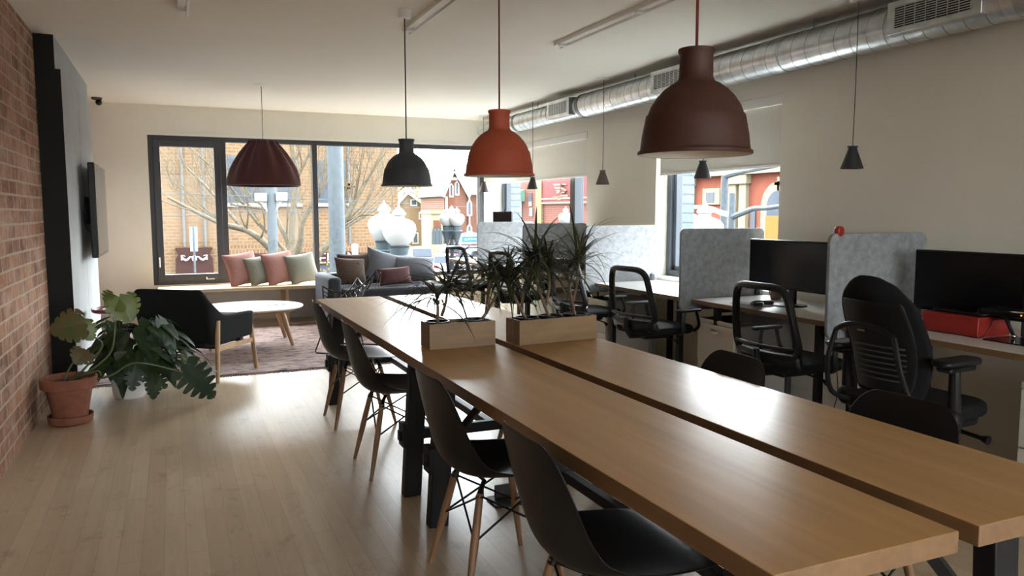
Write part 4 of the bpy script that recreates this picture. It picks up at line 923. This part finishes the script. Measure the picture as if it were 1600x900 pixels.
p1=at(698,353,30.2); p2=at(714,353,29.8); p3=at(706,350,30.6); twin_lamp('street_lamp','farther street lamp with a cluster of globes, in front of the church',(p3.x,30.1,ZS),[tuple(p1),tuple(p2),tuple(p3)],1.15,'acorn-globe street lamps')
p1=atx(1101,347,8.0); p2=atx(1072,352,8.3); twin_lamp('street_lamp','street lamp globes outside the side window, behind the felt screen',((p1.x+p2.x)/2,(p1.y+p2.y)/2,ZS),[tuple(p1-Vector((0,0,.42))),tuple(p2-Vector((0,0,.30)))],1.15,'acorn-globe street lamps')
p1=atx(884,342,16.0); twin_lamp('street_lamp','street lamp globe outside the far side window, before the red board',(p1.x,p1.y,ZS),[tuple(p1-Vector((0,0,.25)))],1.2,'acorn-globe street lamps')
p=at(555,412,22.8); t=thing('parking_post','white post beside the shop entrance','post',(p.x,22.8,ZS+.12)); MB().tube([(0,0,0),(0,0,p.z-ZS+.35)],.09,12).build('post','extwhite',t); MB().lathe([(0,0),(.1,0),(.1,.12),(0,.15)],12,c=(0,0,p.z-ZS+.33)).build('cap','extwhite',t)
# bare tree
t=thing('bare_tree','bare branching tree in front of the buff brick building','tree',(at(450,430,20).x,20,ZS)); O=Vector((at(450,430,20).x,20,ZS)); rnd=random.Random(9); b=MB()
def limb(P,r0,r1,lvl):
    q=smoothpath(P,5); n=len(q); b.tube(q,[r0+(r1-r0)*i/(n-1) for i in range(n)],7 if lvl==0 else 5)
    for i in range(n):
        if lvl<3 and i>n*.25 and rnd.random()<(.42,.42,.38)[lvl]:
            d=(q[min(i+1,n-1)]-q[max(i-1,0)]).normalized(); L=rnd.uniform(.55,1.15)*(1.5,.9,.55)[lvl]
            dd=(d+Vector((rnd.uniform(-1,1),rnd.uniform(-.7,.7),rnd.uniform(-.15,1.0)))*.95).normalized(); r=(r0+(r1-r0)*i/(n-1))*.5
            m_=q[i]+dd*L*.5+Vector((rnd.uniform(-.1,.1),rnd.uniform(-.1,.1),0)); limb([q[i],m_,q[i]+dd*L+Vector((0,0,.15*L))],max(r*.8,.007),max(r*.28,.004),lvl+1)
def LP(*a): return [at(px,py,20+dy)-O for px,py,dy in a]
base=Vector((0,0,0))
trunk=[base,Vector((.0,0,1.2)),at(452,432,20)-O]; b.tube(smoothpath(trunk,4),[.24,.22,.21,.20,.2,.19,.18,.17,.16],10)
top=(452,432,0)
for P,r0,r1 in (([top,(420,386,-.3),(385,360,-.5),(335,345,-.8),(262,308,-1)],.11,.03),([top,(456,385,.2),(458,330,.3),(463,275,.3),(455,225,.3),(450,180,.3)],.12,.04),([top,(452,385,.4),(440,358,.5),(428,335,.6),(405,325,.7),(360,320,.6)],.09,.02),([top,(469,380,-.4),(472,350,-.5),(487,320,-.6),(505,285,-.7),(510,230,-.7)],.09,.03),([top,(500,395,-.2),(535,350,-.3),(560,305,-.4),(585,260,-.4),(603,225,-.4)],.11,.02),([(505,385,-.2),(545,352,0),(590,325,.2),(612,300,.3)],.06,.015),([top,(448,395,.7),(400,345,1),(350,280,1.1),(290,225,1.2)],.07,.015),([(463,280,.3),(478,250,.2),(492,215,.2)],.05,.02),([(380,358,-.4),(330,300,-.3),(285,255,-.3)],.05,.012),([(540,345,-.3),(575,335,-.6),(612,345,-.8)],.04,.01)):
    limb(LP(*P),r0,r1,0)
b.build('branches','bark',t,ang=80)
b=MB(); rnd=random.Random(2)
for i in range(60):
    px,py=rnd.choice(((540,292),(545,300),(540,318),(525,415),(415,350),(500,420))); p=at(px+rnd.gauss(0,7),py+rnd.gauss(0,7),20)-O; b.bx(p.x,p.x+.05,p.y,p.y+.04,p.z,p.z+.05)
b.build('last_leaves','autumn',t)
# overhead wires, strung through the slimmer pole
for a,c,l in (((240,338),(500,330),'upper pale overhead wire crossing the left panes'),((240,300),(640,318),'overhead wire crossing in front of the brick building'),((350,330),(760,322),'overhead wire running past the church gable')):
    p=at(*a,18); q=at(*c,18); o=MB().tube([p+(q-p)*i/10 for i in range(11)],.007,5).build('overhead_wire','galvpole'); tag(o,l,'wire')
# houses down the street
def gable_house(name,lab,cat,Y0,D,px0,px1,pyb,pye,pxr,pyr,m,over=.3,kind='house'):
    x0,_=P2(px0,pye,Y0); x1,ze=P2(px1,pye,Y0); xr_,zr=P2(pxr,pyr,Y0); z0=ZS
    t=thing(name,lab,cat,(x0,Y0,z0)); w_=x1-x0; e=ze-z0; r=zr-z0; c=xr_-x0
    MB().prism([(0,0),(w_,0),(w_,e),(c,r),(0,e)],0,D,'y').build('wall',m,t)
    b=MB()
    for a,c2 in (((0,e),(c,r)),((w_,e),(c,r))):
        d=Vector((a[0]-c2[0],a[1]-c2[1])); d2=d.normalized()*over; nx=Vector((-d.y,d.x)).normalized(); nx=nx if nx.y>0 else -nx; q=[Vector(c2),Vector(a)+d2,Vector(a)+d2+nx*.2,Vector(c2)+nx*.2]
        b.prism([(v.x,v.y) for v in q],-.3,D+.2,'y')
    rf=b.build('roof','roof',t)
    b=MB()
    for a,c2 in (((0,e),(c,r)),((w_,e),(c,r))):
        d=Vector((a[0]-c2[0],a[1]-c2[1])); d2=d.normalized()*over; nx=Vector((-d.y,d.x)).normalized(); nx=nx if nx.y>0 else -nx; q=[Vector(c2)-nx*.12,Vector(a)+d2-nx*.12,Vector(a)+d2+nx*.2,Vector(c2)+nx*.2]
        b.prism([(v.x,v.y) for v in q],-.36,-.29,'y')
    b.build('bargeboard','extwhite',rf); return t
def wins(t,Y0,lst,arch=False,dx0=None):
    L=t.location
    for px0,py0,px1,py1 in lst:
        a=at(px0,py0,Y0)-L; c=at(px1,py1,Y0)-L; x0,x1,z1,z0=a.x,c.x,a.z,c.z; w_=x1-x0
        def outl(g): return [(x0-g,z0-g),(x1+g,z0-g)]+([(x1+g,z1),((x0+x1)/2,z1+w_*.9+g),(x0-g,z1)] if arch else [(x1+g,z1+g),(x0-g,z1+g)])
        f=MB().prism(outl(.14),-.06,.05,'y').build('window_frame','extwhite',t); MB().prism(outl(0),-.08,.0,'y').build('pane','winglass',f)
Y1=86.0
h=gable_house('brick_house','brick house with a white-edged gable behind the charcoal pendant','house',Y1,14,600,690,392,341,636,301,'buff')
wins(h,Y1,[(643,313,650,320),(656,333,663,341),(667,333,674,341),(665,355,673,364),(646,365,652,379)])
p=at(673,330,72); p2=at(693,394,72); t=thing('stone_portal','pale limestone portal with arches and steps between house and church','building',(p.x,72,ZS)); w_=p2.x-p.x; hh=p.z-ZS
MB().bx(0,w_,0,3,0,hh).build('wall','stone',t); MB().bx(-.12,w_+.12,-.15,3,hh-.25,hh+.1).build('cornice','stone',t); MB().bx(.25,w_-.25,-.04,0,hh*.62,hh*.80).build('panel','redbrick',t)
for k in range(3):
    x=w_*(.22+.28*k); MB().prism([(x-.16,hh*.22),(x+.16,hh*.22),(x+.16,hh*.55),(x,hh*.66+(.15 if k==1 else 0)),(x-.16,hh*.55)],-.08,.0,'y').build('arched_opening','winglass',t)
for k in range(6): MB().bx(-1.6+.2*k,w_+.1,-1.6+.25*k,0,.2*k,.2*(k+1)).build('step','stone',t)
Y2=74.0
h=gable_house('church','red brick church with steep white-edged gable by the window corner','church',Y2,8,694,728,400,301,708,265,'redbrick',.5)
L=h.location; p=at(727,301,Y2+1)-L; q=at(764,301,Y2+1)-L
wg=MB().bx(p.x-.3,q.x+6,1.2,9,0,p.z-.1).build('nave_wall','redbrick',h)
e0=at(700,262,Y2+5)-L; b=MB(); zt=at(712,263,Y2+4)-L
b.add([(p.x-.4,.8,p.z-.1),(q.x+6,.8,p.z-.1),(q.x+6,6,zt.z+.4),(zt.x-.3,6,zt.z+.4),(p.x-.4,.8,p.z+.1),(q.x+6,.8,p.z+.1),(q.x+6,6,zt.z+.6),(zt.x-.3,6,zt.z+.6)],[(0,3,2,1),(4,5,6,7),(0,1,5,4),(1,2,6,5),(2,3,7,6),(3,0,4,7)]); b.build('nave_roof','roof',h)
MB().bx(p.x-.4,q.x+6,.65,.8,p.z-.2,p.z+.12).build('gutter','extwhite',h)
wins(h,Y2,[(703.5,291,706.5,306),(712.5,287,715.5,303)],True); wins(h,Y2+1.2,[(725,318,729,335),(725,355,729,372)],True)
a=at(699,279,Y2)-L; c=at(718,278,Y2)-L; MB().bx(a.x,c.x,-.1,0,a.z-.15,a.z+.15).build('gable_band','extwhite',h)
for px in (697,739): x=(at(px,320,Y2)-L).x; MB().tube([(x,-.1 if px<700 else 1.1,0),(x,-.1 if px<700 else 1.1,(at(px,307,Y2)-L).z)],.12,8).build('downpipe','extwhite',h)
p=at(717,372,60); t=thing('church_sign','white and blue notice board on posts before the church','sign',(p.x,60,ZS)); z=p.z-ZS
MB().prism([(0,z-.5),(2.0,z-.5),(2.0,z+.25),(1.0,z+.55),(0,z+.25)],0,.12,'y').build('board','extwhite',t); MB().bx(.25,1.75,-.02,0,z-.35,z+.12).build('blue_panel','blue',t); MB().bx(.1,.2,0,.1,0,z-.5).build('post','extwhite',t); MB().bx(1.8,1.9,0,.1,0,z-.5).build('post','extwhite',t)
for i in range(4): MB().bx(.5+.28*i,.68+.28*i,-.03,-.02,z-.18,z-.05).build('letter_block','extwhite',t)
def leafy(lab,px,pyc,Y0,rx,rz_,m,seed,trunk=True):
    p=at(px,pyc,Y0); t=thing('leafy_tree',lab,'tree',(p.x,Y0,ZS)); rnd=random.Random(seed); b=MB(); zc=p.z-ZS
    for i in range(900):
        u=Vector((rnd.gauss(0,1),rnd.gauss(0,1),rnd.gauss(0,1))).normalized()*rnd.uniform(.5,1)**.5; c=Vector((u.x*rx,u.y*rx*.7,zc+u.z*rz_)); s=rnd.uniform(.12,.3)
        d=Vector((rnd.gauss(0,1),rnd.gauss(0,1),rnd.gauss(0,1))).normalized()*s; e=d.orthogonal().normalized()*s*.7; b.add([c-d,c-e,c+d,c+e],[(0,1,2,3)])
    b.build('crown',m,t); MB().tube([(0,0,0),(0,0,zc)],[.3,.12],8).build('trunk','bark',t)
leafy('green tree rising behind the houses left of the church',688,295,104,3.2,1.9,'treegreen',1); leafy('yellowing tree behind the houses, below the sky',668,316,112,3.4,1.6,'autumn',2); leafy('low green tree between house and church',684,325,97.5,2.2,1.3,'treegreen',3); leafy('distant tree glimpsed under the charcoal pendant',645,300,118,3,1.5,'autumn',4)
# cars
def car(lab,px,pyb,Yc,Lc,m,rz,hgt=1.45):
    p=at(px,pyb,Yc); t=thing('parked_car',lab,'car',(p.x,Yc,ZS),rz); h=hgt; l=Lc/2
    MB().prism([(-l,.35),(-l+.05,.25),(l-.05,.25),(l,.4),(l-.03,.72),(l-.9,.88),(-l+.6,.95),(-l+.05,.88)],-.86,.86,'y').build('body',m,t,bevel=.06)
    MB().prism([(l-1.15,.86),(-l+.35,.93),(-l+.75,h-.04),(-l+1.2,h),(l-2.0,h),(l-1.7,h-.06)],-.74,.74,'y').build('cabin','winglass',t,bevel=.05)
    MB().prism([(-l+.75,h-.05),(-l+1.2,h-.02),(l-2.0,h-.02),(l-1.75,h-.07),(l-2.0,h+.03),(-l+1.2,h+.03)],-.70,.70,'y').build('roof_panel',m,t,bevel=.02)
    for x in (-l+.85,l-.85):
        for s in (-1,1): MB().lathe([(0,-.1),(.32,-.1),(.32,.1),(0,.1)],18,mx=T4((x,s*.80,.32))@Matrix.Rotation(PI/2,4,'X')).build('wheel','black',t)
    for s in (-1,1): MB().bx(l-.04,l+.02,s*.65-.16,s*.65+.16,.58,.72).build('headlight','extwhite',t,bevel=.02); MB().bx(-l-.02,-l+.04,s*.68-.12,s*.68+.12,.65,.82).build('tail_light','carred',t,bevel=.02)
car('white car parked nearest the buff brick building',622,428,52,4.4,'carwhite',1.4)
car('dark slate car parked between two white cars',656,424,59,4.5,'cardark',1.4,1.6)
car('white car parked behind the farthest mesh chair',694,430,51,4.4,'carwhite',1.3)
car('red car parked before the church',733,402,62,4.5,'carred',.5)
car('white car parked right of the red car',750,410,56,4.4,'carwhite',.4)
car('dark car parked under the church notice board',722,396,68,4.4,'cardark',.1)
# across the side street, seen through the side windows
XE=22.0; ysplit=36.0
t=thing('corner_store_building','red brick building with a dark red winged-emblem board, seen through the far side window','building',(XE,ysplit,ZS))
def l2(px,py): p=atx(px,py,XE); return p.y-ysplit,p.z-ZS
MB().bx(0,12,0,15,0,11).build('wall','redbrickside',t)
y0=l2(849,320)[0]; y1=l2(840,320)[0]; MB().bx(-.15,0,min(y0,y1),max(y0,y1),0,11).build('yellow_pier','yellowbrick',t)
y1=l2(849,300)[0]; y0=l2(921,300)[0]; za=l2(880,316)[1]; s=MB().bx(-.10,0,y0,y1-.02,za,11).build('sign_board','signred',t)
k=MB(); 
def W_(px,py): y,z=l2(px,py); return (y,z)
def quad(a,b_,c,d): k.prism([W_(*q) for q in (a,b_,c,d)],-.14,-.10,'x')
quad((867,287),(878,287),(878,290),(869,290)); quad((868,292),(878,292),(878,295),(871,295)); quad((871,297),(878,297),(878,299.5),(874,299.5)); quad((872,300.5),(877,300.5),(877,302),(873,302))
k.tube([(-.12,*W_(*q)) for q in ((888,289),(884,288),(880.5,290),(881,294),(884.5,295.5),(887.5,298),(886,301.5),(880,302))],.10,6,flat=.4); quad((879,304.5),(890,304.5),(890,307),(879,307))
k.build('wing_emblem','cream',s)
textobj('sign_lettering','FITNESS',.34,(-.13,W_(866,312)[0],W_(866,313)[1]),(PI/2,0,-PI/2),'cream',s)
y,z=l2(812,307); k=MB(); a0=l2(820,307)[0]; a1=l2(801,307)[0]; k.prism([(-1.1,z-.35),(0,z-.35),(0,z+.45),(-.5,z+.3),(-1.0,z)],a0,a1,'y'); k.build('awning','awning',t)
for px0,py0,px1,py1 in ((827,302,832,322),(804,313,816,346),(828,325,833,338)):
    a=l2(px0,py0); c=l2(px1,py1); MB().bx(-.05,0,min(a[0],c[0]),max(a[0],c[0]),c[1],a[1]).build('window','winglass',t)
for py in (311,317.5): z=l2(850,py)[1]; MB().bx(-.14,0,l2(921,300)[0],y1,z-.05,z+.05).build('band','stone',t)
t=thing('mission_church','salmon stucco church front with cream pilasters and arched door, seen through the side window','church',(XE,20,ZS))
def l3(px,py): p=atx(px,py,XE); return p.y-20,p.z-ZS
MB().bx(0,12,-9,14,0,l3(1160,276)[1]+.3).build('wall','salmon',t)
zc=l3(1160,273)[1]; MB().bx(-.35,12,-9,14,zc,zc+.6).build('cornice','cream',t)
for px0,px1 in ((1071,1086),(1144,1155),(1160,1171)):
    a=l3(px0,300)[0]; c=l3(px1,300)[0]; lo_,hi_=min(a,c),max(a,c); MB().bx(-.2,0,lo_,hi_,0,zc-.35).build('pilaster','cream',t,bevel=.02); MB().bx(-.3,0,lo_-.12,hi_+.12,zc-.4,zc).build('capital','cream',t,bevel=.03)
a=l3(1101,295); c=l3(1127,320); f=MB().bx(-.12,0,c[0],a[0],c[1],a[1]).build('window_surround','cream',t,bevel=.02); a=l3(1107,301); c=l3(1119,316); MB().bx(-.14,0,c[0],a[0],c[1],a[1]).build('pane','winglass',f)
cy_,zz=l3(1222,322); R_=l3(1195,322)[0]-cy_
def arch(r): return [(cy_-r,0),(cy_+r,0),(cy_+r,zz)]+[(cy_+r*math.cos(a),zz+r*math.sin(a)) for a in [PI*i/14 for i in range(1,14)]]+[(cy_-r,zz)]
e=MB().prism(arch(R_),-.2,0,'x').build('portal_surround','cream',t); MB().prism(arch(R_*.62),-.24,0,'x').build('arched_transom','winglass',e); MB().bx(-.28,0,cy_-R_*.62,cy_+R_*.62,0,l3(1215,337)[1]).build('door_panel','oakdoor',e)
cx_,cz_=l3(1222,290); b=MB(); b.bx(-.2,-.05,cx_-.06,cx_+.06,cz_-.6,cz_+.35); b.bx(-.2,-.05,cx_-.22,cx_+.22,cz_+.02,cz_+.14); b.build('cross','cream',t)
a=l3(1178,330)[0]; MB().bx(-.06,0,a-.14,a+.14,.8,l3(1178,330)[1]).build('niche','winglass',t)
p=atx(1132,300,10.0); t=thing('signal_pole','tall pale pole with a sloping mast arm outside the side window','pole',(10.0,p.y,ZS)); z1=atx(1132,274,10).z-ZS; MB().tube([(0,0,0),(0,0,z1)],[.09,.07],14).build('shaft','galvpole',t)
q=atx(1228,255,10)-Vector((10,p.y,ZS)); MB().tube(smoothpath([(0,0,z1-.05),(0,-.25,z1+.02),(0,q.y,q.z)],5),[.06]*6+[.045]*5,8).build('mast_arm','galvpole',t)
p=atx(1144,310,9.0); t=thing('utility_pole','grey pole with a rising double arm outside the side window','pole',(9.0,p.y,ZS)); O=Vector((9.0,p.y,ZS)); MB().tube([(0,0,0),(0,0,atx(1144,302,9).z-ZS)],[.10,.055],12).build('shaft','galvpole',t)
for P in ([(1144,339),(1160,333),(1178,326),(1200,325),(1232,320)],[(1144,337),(1128,333),(1110,326),(1090,324),(1076,324)]): MB().tube(smoothpath([atx(a,c,9)-O for a,c in P],4),[.055-.0015*i for i in range(17)],8).build('arm','galvpole' if P[1][0]>1144 else 'extwhite',t)
